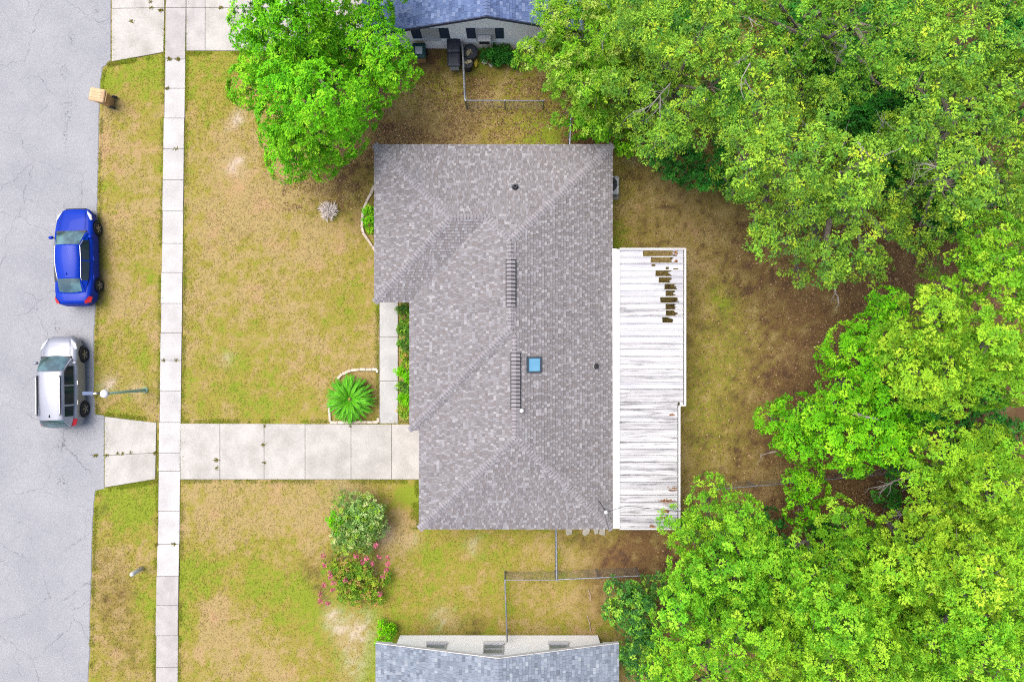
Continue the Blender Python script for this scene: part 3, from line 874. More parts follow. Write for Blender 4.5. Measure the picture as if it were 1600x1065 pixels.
for a, b in ((658.5, 686.5), (743.5, 773.5)):
    x0, x1 = wx(a, 1.7), wx(b, 1.7)
    wn = MB()
    for (u0, u1, z0, z1) in ((x0, x1, 1.2, 1.27), (x0, x1, 2.15, 2.22), (x0, x0 + .07, 1.27, 2.15), (x1 - .07, x1, 1.27, 2.15), (x0 + .07, x1 - .07, 1.69, 1.73)):
        wn.box(u0, u1, nyw - .07, nyw - .026, z0, z1)
    wo = wn.build('window', m_white, nh)
    MB().box(x0 + .07, x1 - .07, nyw - .045, nyw - .028, 1.27, 1.69).build('pane', m_white, wo)
    MB().box(x0 + .07, x1 - .07, nyw - .05, nyw - .03, 1.73, 2.15).build('pane', mat('blind_white', ob(228, 230, 228), .4), wo)
    MB().box(x0 - .02, x1 + .02, nyw - .13, nyw - .028, 1.15, 1.195).build('sill', m_white, wo)
acx = wx(757, 1.3)
ac = MB().box(acx - .3, acx + .3, nyw - .36, nyw - .075, 1.27, 1.66)
aw = thing('window_air_conditioner', (acx, nyw - .2, 1.27), 'small white air conditioner in right window of pale grey house', 'air conditioner')
ac.build('casing', m_white, aw)
for k in range(6):
    MB().box(acx - .24, acx + .24, nyw - .372, nyw - .361, 1.33 + k * .045, 1.35 + k * .045).build('louvre', m_black, aw)
sh_, swall, syw = gable_house('white sided house with pale grey gable roof at the bottom edge', 587, 967, 779, 992, 1004.8, 3.98, -1, 625, 934, m_siding_w, PAL_S, 22)
for a, b in ((664.7, 696.5), (755, 787), (858, 889)):
    x0, x1 = wx(a, 1.5), wx(b, 1.5)
    wn = MB()
    for (u0, u1, z0, z1) in ((x0, x1, 1.05, 1.12), (x0, x1, 2.05, 2.12), (x0, x0 + .06, 1.12, 2.05), (x1 - .06, x1, 1.12, 2.05), (x0 + .06, x1 - .06, 1.56, 1.60)):
        wn.box(u0, u1, syw + .026, syw + .075, z0, z1)
    wo = wn.build('window', m_white, sh_)
    for z0, z1 in ((1.12, 1.56), (1.60, 2.05)):
        MB().box(x0 + .06, x1 - .06, syw + .03, syw + .045, z0, z1).build('pane', mat('pane_grey', ob(132, 148, 160), .12, ob(170, 182, 190), scale=1.2, spec=.6), wo)
    MB().box(x0 - .03, x1 + .03, syw + .027, syw + .15, 1.0, 1.045).build('sill', m_white, wo)
for a, b in ((587, 612), (943, 967)):
    q0, q1 = (a - 800) * KE, (b - 800) * KE
    MB().box(q0, q1, syw + .05, syw + .70, ZE - .2, ZE - .13).build('soffit', m_white, sh_)

# ------------------------------------------------------------------ trees and shrubs
def unit(a): return a / np.maximum(np.linalg.norm(a, axis=-1, keepdims=True), 1e-9)
STY = {
    # leaf length, leaf width, leaves per rosette, rosettes per m2, spread, palette [(rgb, weight)]
    'bright': dict(L=.105, W=.06, n=30, dens=16, dome=1, ball=.10, pal=[((112, 196, 26), 4), ((134, 212, 34), 3), ((92, 174, 24), 3), ((158, 222, 48), 1.4)]),
    'pompom': dict(L=.095, W=.054, n=36, dens=12, dome=1, ball=.12, pal=[((140, 204, 46), 4), ((116, 190, 40), 3), ((166, 218, 58), 2), ((98, 166, 38), 2)]),
    'yellow': dict(L=.095, W=.054, n=36, dens=12, dome=1, ball=.12, pal=[((154, 206, 48), 4), ((136, 196, 46), 3), ((172, 214, 58), 2), ((114, 174, 42), 2.4)]),
    'oak':    dict(L=.10, W=.05, n=17, dens=12, ball=.09, pal=[((140, 190, 60), 4), ((160, 206, 64), 3), ((114, 168, 56), 3), ((188, 218, 62), .9), ((94, 150, 60), 2)]),
    'oak2':   dict(L=.10, W=.05, n=17, dens=12, ball=.09, pal=[((128, 184, 56), 4), ((150, 202, 60), 3), ((104, 162, 54), 3), ((182, 212, 58), .7), ((88, 146, 56), 2)]),
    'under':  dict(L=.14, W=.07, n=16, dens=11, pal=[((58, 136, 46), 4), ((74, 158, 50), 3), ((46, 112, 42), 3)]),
    'feather': dict(L=.13, W=.042, n=20, dens=13, pal=[((152, 198, 56), 4), ((124, 186, 40), 4), ((176, 208, 92), 2), ((96, 158, 40), 2)]),
    'hedge':  dict(L=.11, W=.065, n=15, dens=18, pal=[((80, 142, 56), 4), ((112, 174, 54), 3), ((58, 110, 52), 3), ((150, 198, 66), 1.4)]),
    'varieg': dict(L=.10, W=.05, n=14, dens=26, pal=[((130, 172, 84), 3), ((100, 148, 64), 3), ((162, 194, 108), 2), ((144, 186, 56), 2), ((196, 212, 138), 1)]),
    'myrtle': dict(L=.10, W=.05, n=14, dens=20, pal=[((142, 178, 48), 3), ((172, 194, 66), 2), ((104, 154, 42), 3), ((190, 156, 92), 1)]),
    'fern':   dict(L=.10, W=.04, n=14, dens=26, pal=[((98, 156, 50), 3), ((134, 186, 52), 2), ((70, 122, 54), 3)]),
    'lime':   dict(L=.11, W=.05, n=14, dens=22, pal=[((136, 212, 24), 3), ((112, 196, 24), 3)]),
}
LEAFK = 1.3
m_leaf = mat('leaf', None, .6, attr=True, spec=.12, transl=.16)
m_bark = mat('bark', ob(150, 140, 130), .95, ob(104, 94, 86), scale=8, bump=.6, bscale=20, stretch=(3, 3, .6))
m_dead = mat('dead_wood', ob(190, 184, 182), .9, ob(150, 142, 138), scale=9)

def foliage(lobes, sty, rng, zc=.72, sub=8, org=(0, 0, 0), floor=.15, gaps=.0):
    """lobes: (centre, radius). Rosettes of leaves on the shells of sub-lobes. returns verts, colours and the sub-lobe centres"""
    s = STY[sty]
    pal = np.array([lin(p[0]) / GAIN * LEAFK for p in s['pal']]); pw = np.array([p[1] for p in s['pal']], float); pw /= pw.sum()
    SP, SD, SC, subs = [], [], [], []
    for c, r in lobes:
        c = np.array(c)
        if s.get('dome'):
            # one dome with a knobbly surface, rosettes sitting side by side on it
            m = max(10, int(s['dens'] * 4 * math.pi * r * r * .62))
            e = unit(rng.normal(size=(m * 2, 3))); e = e[e[:, 2] > -.15][:m]; m = len(e)
            ph = rng.uniform(0, 6.28, 6); fq = rng.uniform(2.2, 4.2, 3)
            kn = np.sin(e[:, 0] * fq[0] + ph[0]) * np.sin(e[:, 1] * fq[1] + ph[1]) + .7 * np.sin(e[:, 0] * 7 + ph[2]) * np.sin(e[:, 1] * 7 + ph[3]) * np.cos(e[:, 2] * 4 + ph[4])
            rad = np.where(rng.random(m) < .74, rng.uniform(.95, 1.04, m), rng.uniform(.15, .88, m))
            p = c + e * (r * (1 + .085 * kn) * rad)[:, None] * np.array([1, 1, zc])
            SP.append(p); SD.append(unit(e + np.array([0, 0, .12]) + rng.normal(size=(m, 3)) * .12))
            tone = rng.uniform(.86, 1.14) * np.array([rng.uniform(.9, 1.12), 1, 1])
            ci = rng.choice(len(pal), m, p=pw)
            SC.append(pal[ci] * tone * rng.uniform(.88, 1.12, (m, 1)))
            for q in e[:6]: subs.append((c + q * r * .6, r * .3, c))
            continue
        k = max(4, int(sub * 1.05 * min(1.4, max(.5, r / 1.4))))
        d = unit(rng.normal(size=(k, 3))); d[:, 2] = np.abs(d[:, 2]) * 1.0 - .22
        d = unit(d)
        cs = c + d * r * rng.uniform(.55, .82, (k, 1)) * np.array([1, 1, zc])
        cs = np.vstack([cs, c + np.array([0, 0, .25 * r])])
        rs = np.concatenate([r * rng.uniform(.34, .50, k), [r * .55]])
        for q, rq in zip(cs, rs):
            if rng.random() < gaps: continue
            subs.append((q, rq, c))
            m = max(6, int(s['dens'] * 4 * math.pi * rq * rq * .62))
            e = unit(rng.normal(size=(m * 2, 3))); e = e[e[:, 2] > -.45][:m]; m = len(e)
            bump = 1 + .22 * (np.sin(e[:, 0] * 5 + q[0] * 3) * np.sin(e[:, 1] * 5 + q[1] * 3))
            p = q + e * rq * bump[:, None] * rng.uniform(.62, 1.06, (m, 1)) * np.array([1, 1, .82])
            SP.append(p); SD.append(unit(e + np.array([0, 0, .35]) + rng.normal(size=(m, 3)) * .18))
            tone = rng.uniform(.84, 1.16) * np.array([rng.uniform(.9, 1.12), 1, 1])
            ci = rng.choice(len(pal), m, p=pw)
            SC.append(pal[ci] * tone * rng.uniform(.9, 1.1, (m, 1)))
    SP = np.vstack(SP); SD = np.vstack(SD); SC = np.vstack(SC)
    ok = SP[:, 2] > floor; ball = s.get('ball', .03); SP, SD, SC = SP[ok], SD[ok], SC[ok]
    n = s['n']; N = len(SP)
    P0 = np.repeat(SP, n, 0); D = np.repeat(SD, n, 0); C = np.repeat(SC, n, 0)
    M = len(P0)
    tg = rng.normal(size=(M, 3)); tg = unit(tg - D * (tg * D).sum(1, keepdims=True))
    ld = unit(tg + D * rng.uniform(-.25, .75, (M, 1)))
    L = s['L'] * rng.uniform(.7, 1.25, (M, 1)); W = s['W'] * rng.uniform(.75, 1.2, (M, 1))
    side = unit(np.cross(ld, D) + rng.normal(size=(M, 3)) * .2)
    nrm = unit(np.cross(side, ld))
    b0 = P0 + ld * (L * rng.uniform(.0, .35, (M, 1)) + (ball * rng.uniform(.2, .8, (M, 1)) if ball > .05 else L * .15)) + rng.normal(size=(M, 3)) * .015
    tip = b0 + ld * L - np.array([0, 0, 1]) * L * .12
    mid = b0 + ld * L * .5 + nrm * L * .07
    V = np.stack([b0, mid - side * W * .5, tip, mid + side * W * .5], 1).reshape(-1, 3)
    C = np.repeat(C * rng.uniform(.92, 1.08, (M, 1)), 4, 0)
    return V, C, subs
def leaf_obj(name, V, C, parent):
    F = np.arange(len(V)).reshape(-1, 4)
    return put(name, np_mesh(name, V, F, m_leaf, C, org=tuple(root_of(parent).location)), parent)
def wob(a, b, rng, n=4, amp=.12):
    a, b = np.array(a), np.array(b)
    L = np.linalg.norm(b - a)
    return [tuple(a + (b - a) * t + (rng.normal(size=3) * amp * L * math.sin(math.pi * t) * .5 if 0 < t < 1 else 0)) for t in np.linspace(0, 1, n)]
def grow(name, label, cat, lobes_px, sty, seed, base=None, trunk_r=.2, group=None, sub=8, zc=.85, gaps=0.0, bare=0, crown_name='crown', limb_m=None, extra=None):
    rng = np.random.default_rng(seed)
    if STY[sty].get('dome'): zc = 1.05
    lobes = []
    for (x, y, r, zt) in lobes_px:
        low = r < 0
        if low: r, zt = -r, zt * .68      # lower boughs that close the canopy
        z = zt
        if not low and zt > 4: r = r * (.95 if STY[sty].get('dome') else .96)
        rw = r / PPM * (H - z) / H
        zt = zt + (rng.uniform(-1.0, 1.0) * (1.7 if zt > 7 else .8) if zt > 4 and not low else 0)
        c = zt - rw * zc * .85
        lobes.append((np.array(P(x, y, c)), rw))
    if base is None:
        cen = np.mean([l[0] for l in lobes], 0)
        kk = 1.0 + min(.34, cen[2] * .036) if cat == 'tree' else 1.0
        base = (cen[0] * kk, cen[1] * kk, 0)
    t = thing(name, base, label, cat, group)
    V, C, subs = foliage(lobes, sty, rng, zc, sub, gaps=gaps)
    if extra is not None:
        for lb, st in extra:
            lw = []
            for (x, y, r, zt) in lb:
                rw = r / PPM * (H - zt) / H
                lw.append((np.array(P(x, y, zt - rw * zc * .85)), rw))
            v2, c2, s2 = foliage(lw, st, rng, zc, sub)
            V = np.vstack([V, v2]); C = np.vstack([C, c2])
    leaf_obj(crown_name, V, C, t)
    cen = np.mean([l[0] for l in lobes], 0)
    zmin = min(l[0][2] - l[1] * .5 for l in lobes)
    fork = np.array([base[0] * .75 + cen[0] * .25, base[1] * .75 + cen[1] * .25, max(.3, zmin * .62)])
    mb = MB()
    tp = wob((base[0], base[1], -.15), fork, rng, 4, .06)
    mb.tube(tp, np.linspace(trunk_r * 1.25, trunk_r * .85, 4), 8)
    for c, r in lobes:
        mb.tube(wob(fork, c - np.array([0, 0, .55 * r]), rng, 5, .14), np.linspace(trunk_r * .5, trunk_r * .14, 5), 6)
    for q, rq, c in subs:
        mb.tube(wob(c - np.array([0, 0, rq * .6]), q + (q - c) * .1, rng, 3, .2), np.linspace(trunk_r * .12, trunk_r * .035, 3), 4, cap=False)
    mb.build('trunk' if cat == 'tree' else 'stem', limb_m or m_bark, t)
    for k in range(int(bare * .55)):        # bare grey twigs that stand out of the leaves
        q, rq, c = subs[int(rng.integers(len(subs)))]
        d = unit((q - c) + np.array([0, 0, .4]) + rng.normal(size=3) * .3)
        a0 = q + d * rq * .3
        mb = MB()
        e = a0 + d * rng.uniform(.8, 1.5)
        mb.tube(wob(a0, e, rng, 4, .2), [.026, .02, .013, .006], 5)
        for j in range(4):
            s0 = a0 + (e - a0) * rng.uniform(.3, .9)
            mb.tube(wob(s0, s0 + unit(d + rng.normal(size=3) * .7) * rng.uniform(.35, .8), rng, 3, .2), [.015, .011, .006], 4)
        mb.build('bare_branch', m_dead, t)
    return t

G_E = 'trees crowding the back yard'
grow('shade_tree', 'large bright green tree in front yard beside the upper driveway', 'tree',
     [(400, 28, 40, 6), (386, 58, 26, 5.2), (452, 22, 52, 7.4), (432, 84, 44, 6.6), (392, 138, 36, 5.2), (576, 22, 42, 6.6), (548, 62, 38, 6.6), (604, 84, 44, 6.8), (622, 112, 34, 5.6), (582, 132, 42, 5.8), (448, 138, 46, 6.6),
      (510, 160, 60, 8), (440, 186, 40, 5.6), (556, 180, 38, 5.4), (478, 216, 50, 6.4), (532, 214, 42, 5.6), (456, 250, 40, 4.8), (502, 252, 30, 4.6), (432, 214, 28, 4.6), (500, 20, 40, 6.6), (486, 70, 40, 6.4), (510, -35, 60, 7), (430, -30, 55, 7), (600, -25, 40, 6),
      (520, 95, -44, 6), (470, 110, -44, 6), (500, 50, -40, 6), (560, 100, -40, 6), (410, 105, -36, 5.6)],
     'bright', 31, trunk_r=.24)
grow('feathery_tree', 'feathery yellow green tree leaning over the fence beside the pale grey house', 'tree',
     [(835, 85, 38, 4.8), (870, 45, 46, 5.6), (915, 20, 50, 6.2), (880, 105, 46, 5.6), (930, 80, 48, 6.4), (915, 140, 44, 5.4), (860, 135, 30, 4), (950, 130, 40, 5.6), (890, 10, 44, 5.4), (885, 175, 28, 3.8), (930, 180, 34, 4.4), (900, 90, -46, 6), (850, 70, -36, 5.4), (935, 115, -44, 6.4), (960, 90, -40, 7), (950, 40, -44, 7)],
     'feather', 32, trunk_r=.1, gaps=.04, bare=3)
grow('dense_shrub', 'low bright green shrub under the trees north of the house corner', 'shrub',
     [(905, 195, 22, 2.6), (945, 205, 24, 2.8), (975, 225, 20, 2.2), (925, 170, 26, 3.2)], 'bright', 33, trunk_r=.06)
# oaks, upper right
grow('oak_tree', 'yellow tipped oak with bare grey branches nearest the house', 'tree',
     [(985, 60, 54, 9), (1020, 25, 60, 10), (1040, 100, 62, 9.6), (990, 130, 46, 7.6), (1010, 185, 48, 7.4), (1070, 180, 56, 8.8), (1090, 60, 60, 10.4), (1045, 230, 42, 6.6), (1000, 225, 30, 5.4), (1115, 130, 56, 9.6), (960, 20, -44, 7.4), (965, 175, -34, 5.6), (1130, 20, -50, 9.4), (1135, 200, -46, 8), (1000, 105, -50, 9.4), (1050, 30, -60, 10.6), (1020, 80, -50, 9.6), (1060, 150, -52, 10), (985, 195, -36, 7), (1035, 200, -40, 8)],
     'oak', 34, trunk_r=.26, gaps=.08, bare=12, group=G_E)
grow('oak_tree', 'largest oak with yellow tips overhanging the middle of the back yard', 'tree',
     [(1170, 90, 66, 11.5), (1190, 170, 66, 11.5), (1160, 240, 58, 9.8), (1230, 245, 70, 12), (1290, 180, 60, 11.5), (1200, 310, 58, 10), (1260, 330, 66, 11), (1330, 260, 66, 12), (1340, 330, 60, 10.5), (1220, 375, 46, 8.4), (1290, 400, 50, 9), (1350, 395, 46, 9), (1185, 350, 34, 7.4), (1250, 420, 30, 7.4), (1300, 430, 28, 7.2), (1400, 360, 44, 9.6), (1250, 150, -50, 9.4), (1150, 300, -40, 7.4), (1300, 290, -60, 9.4), (1380, 310, -50, 9), (1385, 230, -50, 9.6), (1215, 210, -56, 9.4), (1380, 420, -30, 7.4), (1440, 395, -34, 7.6)],
     'oak', 35, trunk_r=.34, gaps=.10, bare=18, group=G_E)
grow('oak_tree', 'tall oak at the top edge left of the corner oak', 'tree',
     [(1190, 10, 60, 10.5), (1270, 30, 62, 11), (1340, 20, 60, 11), (1240, 90, 50, 10), (1380, 80, 56, 11.5), (1330, 120, 48, 10), (1140, -10, 55, 10), (1290, -40, 60, 10), (1430, 30, 56, 11), (1300, 75, -40, 8), (1190, 60, -50, 8.6), (1400, 130, -46, 8.6), (1470, 20, -50, 9)],
     'oak2', 36, trunk_r=.3, gaps=.10, bare=8, group=G_E)
grow('oak_tree', 'broad yellow green oak filling the upper right corner', 'tree',
     [(1440, 130, 60, 11.5), (1500, 70, 64, 12), (1560, 120, 66, 12.5), (1450, 210, 62, 12), (1520, 200, 68, 12.6), (1590, 210, 60, 12), (1480, 290, 62, 11.6), (1550, 285, 60, 11.6), (1420, 290, 48, 10.4), (1560, 20, 60, 11), (1610, 60, 60, 11), (1640, 150, 70, 12), (1620, 290, 60, 11), (1450, 350, 44, 9.4), (1500, 140, -60, 9.4), (1440, 50, -50, 9), (1580, 300, -50, 9.4), (1510, 345, -46, 8.6), (1580, 350, -46, 8.8), (1410, 190, -46, 9.4), (1545, 160, -50, 9.4)],
     'oak', 37, trunk_r=.34, gaps=.09, bare=14, group=G_E)
grow('understory_bush', 'deep green bush under the oaks at edge of back yard', 'shrub',
     [(1060, 250, 40, 3.6), (1085, 275, 30, 3), (1030, 235, 34, 3.2), (1115, 255, 40, 3.4), (1150, 280, 34, 3)], 'under', 38, trunk_r=.07)
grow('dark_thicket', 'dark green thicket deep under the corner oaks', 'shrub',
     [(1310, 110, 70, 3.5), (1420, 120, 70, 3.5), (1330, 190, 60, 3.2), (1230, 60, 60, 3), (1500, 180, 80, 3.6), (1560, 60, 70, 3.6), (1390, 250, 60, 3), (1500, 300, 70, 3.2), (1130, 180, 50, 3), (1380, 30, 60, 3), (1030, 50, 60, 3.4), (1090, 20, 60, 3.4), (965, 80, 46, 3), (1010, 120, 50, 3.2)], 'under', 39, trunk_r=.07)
# right edge and lower right
grow('maple_tree', 'yellow green round headed tree at right edge below the oaks', 'tree',
     [(1545, 375, 44, 9.4), (1510, 430, 42, 9), (1560, 440, 50, 10), (1600, 390, 54, 10), (1610, 460, 50, 10), (1520, 390, 30, 8)], 'pompom', 40, trunk_r=.22, group=G_E)
grow('maple_tree', 'big rounded tree with clustered bright leaves at middle right', 'tree',
     [(1450, 500, 54, 10.5), (1410, 540, 46, 9.5), (1500, 540, 62, 11.5), (1440, 580, 56, 10.5), (1560, 530, 60, 11.5), (1530, 590, 54, 10.6), (1480, 610, 44, 9.4), (1590, 590, 46, 10.4), (1620, 530, 50, 11), (1430, 610, 34, 8.4), (1480, 560, -56, 8.4), (1540, 560, -50, 8.4), (1590, 550, -46, 8.6), (1470, 470, -40, 8)],
     'yellow', 41, trunk_r=.3, group=G_E)
grow('maple_tree', 'lower leafy tree reaching left across the back yard', 'tree',
     [(1325, 540, 38, 6), (1300, 560, 26, 5), (1360, 520, 34, 6), (1355, 570, 40, 6.6), (1385, 480, 34, 6), (1320, 620, 42, 6.4), (1370, 620, 42, 6.8), (1290, 650, 38, 5.8), (1240, 650, 38, 5), (1205, 655, 26, 4.4), (1255, 690, 36, 5), (1310, 690, 42, 6), (1370, 680, 44, 6.6), (1410, 700, 40, 6.6), (1335, 720, 28, 5), (1415, 660, 36, 6.6), (1435, 545, 30, 6), (1225, 690, 22, 4.4)],
     'bright', 42, trunk_r=.2, group=G_E, sub=7)
grow('maple_tree', 'yellow green tree at right edge beside the dark gap with a trunk', 'tree',
     [(1470, 700, 44, 8.6), (1520, 720, 54, 9.6), (1480, 760, 52, 9.2), (1560, 760, 54, 10), (1600, 720, 44, 9.6), (1540, 690, 36, 9), (1440, 740, 30, 7.6), (1620, 780, 50, 9.6), (1450, 790, 40, 8), (1510, 770, -50, 7), (1580, 800, -46, 8), (1500, 800, -46, 7.6), (1545, 735, -40, 7)],
     'yellow', 43, trunk_r=.24, group=G_E)
grow('young_tree', 'small lone tree standing between the patio cover and fence line', 'tree',
     [(1245, 755, 26, 4.2), (1270, 765, 24, 4.4), (1250, 795, 24, 4), (1265, 740, 18, 4)], 'bright', 44, trunk_r=.08, sub=7)
grow('maple_tree', 'yellow green tree whose branch overhangs corner of white patio cover', 'tree',
     [(1110, 780, 40, 6.6), (1060, 820, 34, 5.6), (1080, 840, 32, 5.8), (1150, 810, 44, 7.6), (1170, 850, 48, 8.2), (1130, 880, 52, 7.8), (1090, 910, 44, 6.8), (1200, 890, 46, 8.2), (1070, 880, 30, 5.6), (1160, 920, 46, 8), (1210, 930, -46, 7), (1120, 840, -46, 6), (1180, 880, -50, 6.4), (1060, 920, -30, 5)],
     'pompom', 45, trunk_r=.24, group=G_E)
grow('maple_tree', 'bright tree at bottom edge beside the dark green hedge bush', 'tree',
     [(1060, 960, 44, 7.4), (1110, 960, 54, 8.6), (1050, 1020, 44, 7.2), (1100, 1030, 56, 8.8), (1170, 990, 54, 9), (1160, 1050, 50, 8.8), (1040, 1060, 40, 7), (1090, 1090, 50, 8)],
     'pompom', 46, trunk_r=.26, group=G_E)
grow('maple_tree', 'rounded yellow green tree in middle of the lower right woods', 'tree',
     [(1240, 860, 34, 7.6), (1260, 920, 56, 9.4), (1310, 890, 46, 8.2), (1230, 950, 46, 9), (1300, 960, 60, 10), (1350, 930, 52, 9.2), (1340, 860, 40, 7.6), (1310, 810, 34, 6.4), (1340, 820, 30, 6.4), (1290, 850, 28, 6.6), (1280, 900, -50, 7), (1330, 900, -46, 7), (1380, 950, -50, 7.6), (1260, 985, -46, 7.6), (1330, 970, -50, 7.6)],
     'pompom', 47, trunk_r=.28, group=G_E)
grow('maple_tree', 'bright rounded tree at bottom edge in lower right woods', 'tree',
     [(1240, 1020, 50, 9), (1300, 1030, 58, 9.8), (1350, 1000, 54, 9.6), (1370, 1050, 50, 9.4), (1290, 1080, 50, 9), (1220, 1070, 44, 8.4), (1420, 1020, 46, 8.6), (1270, 1050, -50, 7), (1200, 1020, -46, 7), (1330, 1060, -46, 7.4), (1400, 980, -46, 7.4)],
     'yellow', 48, trunk_r=.26, group=G_E)
grow('maple_tree', 'tall yellow green tree in lower right woods next to grey dead branches', 'tree',
     [(1410, 840, 46, 8.8), (1460, 820, 46, 9.4), (1440, 880, 56, 10.4), (1500, 860, 56, 10.6), (1390, 900, 46, 9), (1550, 830, 50, 10), (1480, 920, 52, 10), (1540, 900, 50, 10.4), (1590, 860, 54, 10), (1430, 930, 40, 9), (1480, 870, -50, 7.6), (1400, 860, -40, 7), (1520, 930, -50, 7.6), (1560, 870, -50, 8), (1450, 950, -46, 7.6), (1600, 910, -46, 8)],
     'yellow', 49, trunk_r=.3, group=G_E)
grow('maple_tree', 'bright tree filling the lower right corner', 'tree',
     [(1470, 1000, 48, 9), (1520, 970, 52, 9.8), (1580, 960, 56, 10.2), (1540, 1030, 54, 9.8), (1480, 1060, 48, 9), (1600, 1030, 54, 10), (1560, 1080, 50, 9), (1630, 900, 50, 10), (1640, 980, 50, 10), (1500, 1030, -46, 7.4), (1550, 990, -50, 7.6), (1440, 1060, -44, 7.4), (1590, 1000, -46, 8)],
     'pompom', 50, trunk_r=.28, group=G_E)
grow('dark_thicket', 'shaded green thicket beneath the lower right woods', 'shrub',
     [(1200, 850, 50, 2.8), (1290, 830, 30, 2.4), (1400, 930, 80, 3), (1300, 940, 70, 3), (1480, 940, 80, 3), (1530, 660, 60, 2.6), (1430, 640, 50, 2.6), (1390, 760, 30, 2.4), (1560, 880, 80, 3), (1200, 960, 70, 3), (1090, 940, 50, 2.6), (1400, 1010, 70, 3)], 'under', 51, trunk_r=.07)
grow('hedge_bush', 'dark green dense bush at end of the chain link fence', 'shrub',
     [(985, 925, 36, 3.0), (1010, 960, 40, 3.4), (975, 970, 34, 2.8), (995, 1010, 38, 3), (1030, 920, 28, 2.6), (1020, 1040, 34, 2.8), (985, 1035, 28, 2.4), (970, 940, 26, 2.4)], 'hedge', 52, trunk_r=.07)
grow('round_bush', 'round clipped grey green variegated bush on front lawn below the driveway', 'bush',
     [(555, 812, 40, 1.9), (575, 796, 32, 1.7), (538, 798, 30, 1.6), (582, 818, 30, 1.6), (550, 838, 32, 1.5), (572, 838, 26, 1.3), (540, 820, 22, 1.4), (565, 785, 20, 1.4), (538, 850, 16, .9)], 'varieg', 53, trunk_r=.05, crown_name='foliage', sub=6,
     extra=[([(524, 812, 12, 1.6), (526, 822, 10, 1.4)], 'lime')])
ro = grow('flowering_shrub', 'loose shrub with pink flower clusters below the round bush', 'shrub',
     [(550, 895, 30, 1.3), (575, 890, 26, 1.3), (528, 890, 24, 1.2), (560, 915, 30, 1.2), (580, 925, 22, .9), (545, 925, 22, .9), (535, 915, 18, 1), (585, 910, 16, 1), (605, 905, 10, .7), (560, 930, 18, .8), (530, 875, 14, .9)], 'myrtle', 54, trunk_r=.03, crown_name='foliage', sub=6, gaps=.1)
m_pink = mat('pink_petals', ob(232, 110, 142), .7, ob(240, 140, 164), scale=20, rand=.15, transl=.2)
rg = np.random.default_rng(8)
for (fx_, fy_) in ((587, 852), (593, 870), (567, 878), (573, 872), (582, 880), (505, 868), (507, 882), (515, 895), (516, 900), (506, 913), (521, 909), (501, 927), (501, 938), (513, 942), (520, 920), (604, 890), (606, 880), (605, 871), (556, 868), (594, 928), (540, 905), (598, 900)):
    c = np.array(P(fx_, fy_, 1.42)); mb = MB()
    for k in range(24):
        q = c + np.clip(rg.normal(size=3), -1.4, 1.4) * np.array([.065, .065, .04]); a = unit(rg.normal(size=3)) * .05; b = unit(np.cross(a, rg.normal(size=3))) * .04
        mb.poly([q - a, q - b, q + a, q + b])
    mb.build('flower', m_pink, ro)
# stems under outlying flower clusters belong to the shrub
mb = MB()
for (fx_, fy_) in ((587, 852), (593, 870), (505, 868), (507, 882), (506, 913), (501, 927), (501, 938), (513, 942), (604, 890), (605, 871)):
    a = P(550, 900, .2); b = P(fx_, fy_, 1.3); mb.tube(wob(a, b, rg, 4, .15), [.014, .011, .008, .005], 4)
mb.build('stem', m_bark, ro)
# shrubs along the walkway
for k, (y, r, st, wd) in enumerate(((487, 13, 'fern', 'dark'), (512, 13, 'fern', 'pale tipped'), (537, 12, 'fern', 'grey green'), (562, 12, 'myrtle', 'sparse'), (585, 12, 'lime', 'lime green'), (607, 11, 'fern', 'small dark'), (625, 10, 'lime', 'bright'), (646, 8, 'myrtle', 'scrubby'))):
    nm = ['first', 'second', 'third', 'fourth', 'fifth', 'sixth', 'seventh', 'last'][k]
    grow('walkway_shrub', f'{wd} low shrub beside the walkway, {nm} going down from the roof corner', 'shrub', [(628, y - 5, r * .8, .8), (634, y + 4, r, .9), (640, y - 3, r, .8)], st, 60 + k, trunk_r=.02, group='shrubs along the front walkway', sub=5, crown_name='foliage')
grow('bed_shrub', 'small green shrub in curved stone edged bed at house front', 'shrub', [(577, 330, 8, .8), (578, 342, 9, .9), (577, 355, 9, .8), (582, 348, 10, .9)], 'bright', 70, trunk_r=.02, sub=5, crown_name='foliage')
grow('corner_shrub', 'green weedy shrub at corner of the white sided house', 'shrub', [(608, 990, 14, .8), (598, 980, 12, .6), (600, 1000, 14, .7), (612, 975, 10, .5)], 'lime', 71, trunk_r=.02, sub=5, crown_name='foliage')
grow('wall_shrub', 'leafy green shrub against the wall of the pale grey house', 'shrub', [(765, 84, 14, .9), (780, 88, 14, .9), (795, 92, 14, .9), (790, 82, 12, .8), (775, 96, 9, .5)], 'under', 72, trunk_r=.02, sub=5, crown_name='foliage')

# dead branches seen in the gaps
def dead_branch(label, pts, seed, r0=.05, tw=7, tl=.7):
    rng = np.random.default_rng(seed)
    mb = MB()
    W_ = [np.array(P(*p)) for p in pts]
    mb.tube(W_, np.linspace(r0, r0 * .3, len(W_)), 6)
    for k in range(tw):
        i = int(rng.integers(len(W_) - 1)); s0 = W_[i] + (W_[i + 1] - W_[i]) * rng.random()
        d = unit((W_[i + 1] - W_[i])) + rng.normal(size=3) * .55
        mb.tube(wob(s0, s0 + unit(d) * tl * rng.uniform(.5, 1.3), rng, 4, .3), [r0 * .45, r0 * .35, r0 * .22, r0 * .1], 4)
    o = mb.build('dead_branch', m_dead)
    return tag(o, label, 'branch', 'bare grey branches at the woodland edge')
dead_branch('pale forked dead branch in the gap left of the tall yellow green tree', [(1460, 735, 4.5), (1425, 742, 4.2), (1395, 752, 3.8), (1370, 764, 3.4)], 1, .06, 9, .9)
dead_branch('small pale dead branch just above the lower right woods', [(1440, 795, 4), (1415, 802, 3.8), (1392, 808, 3.5)], 2, .045, 7, .7)
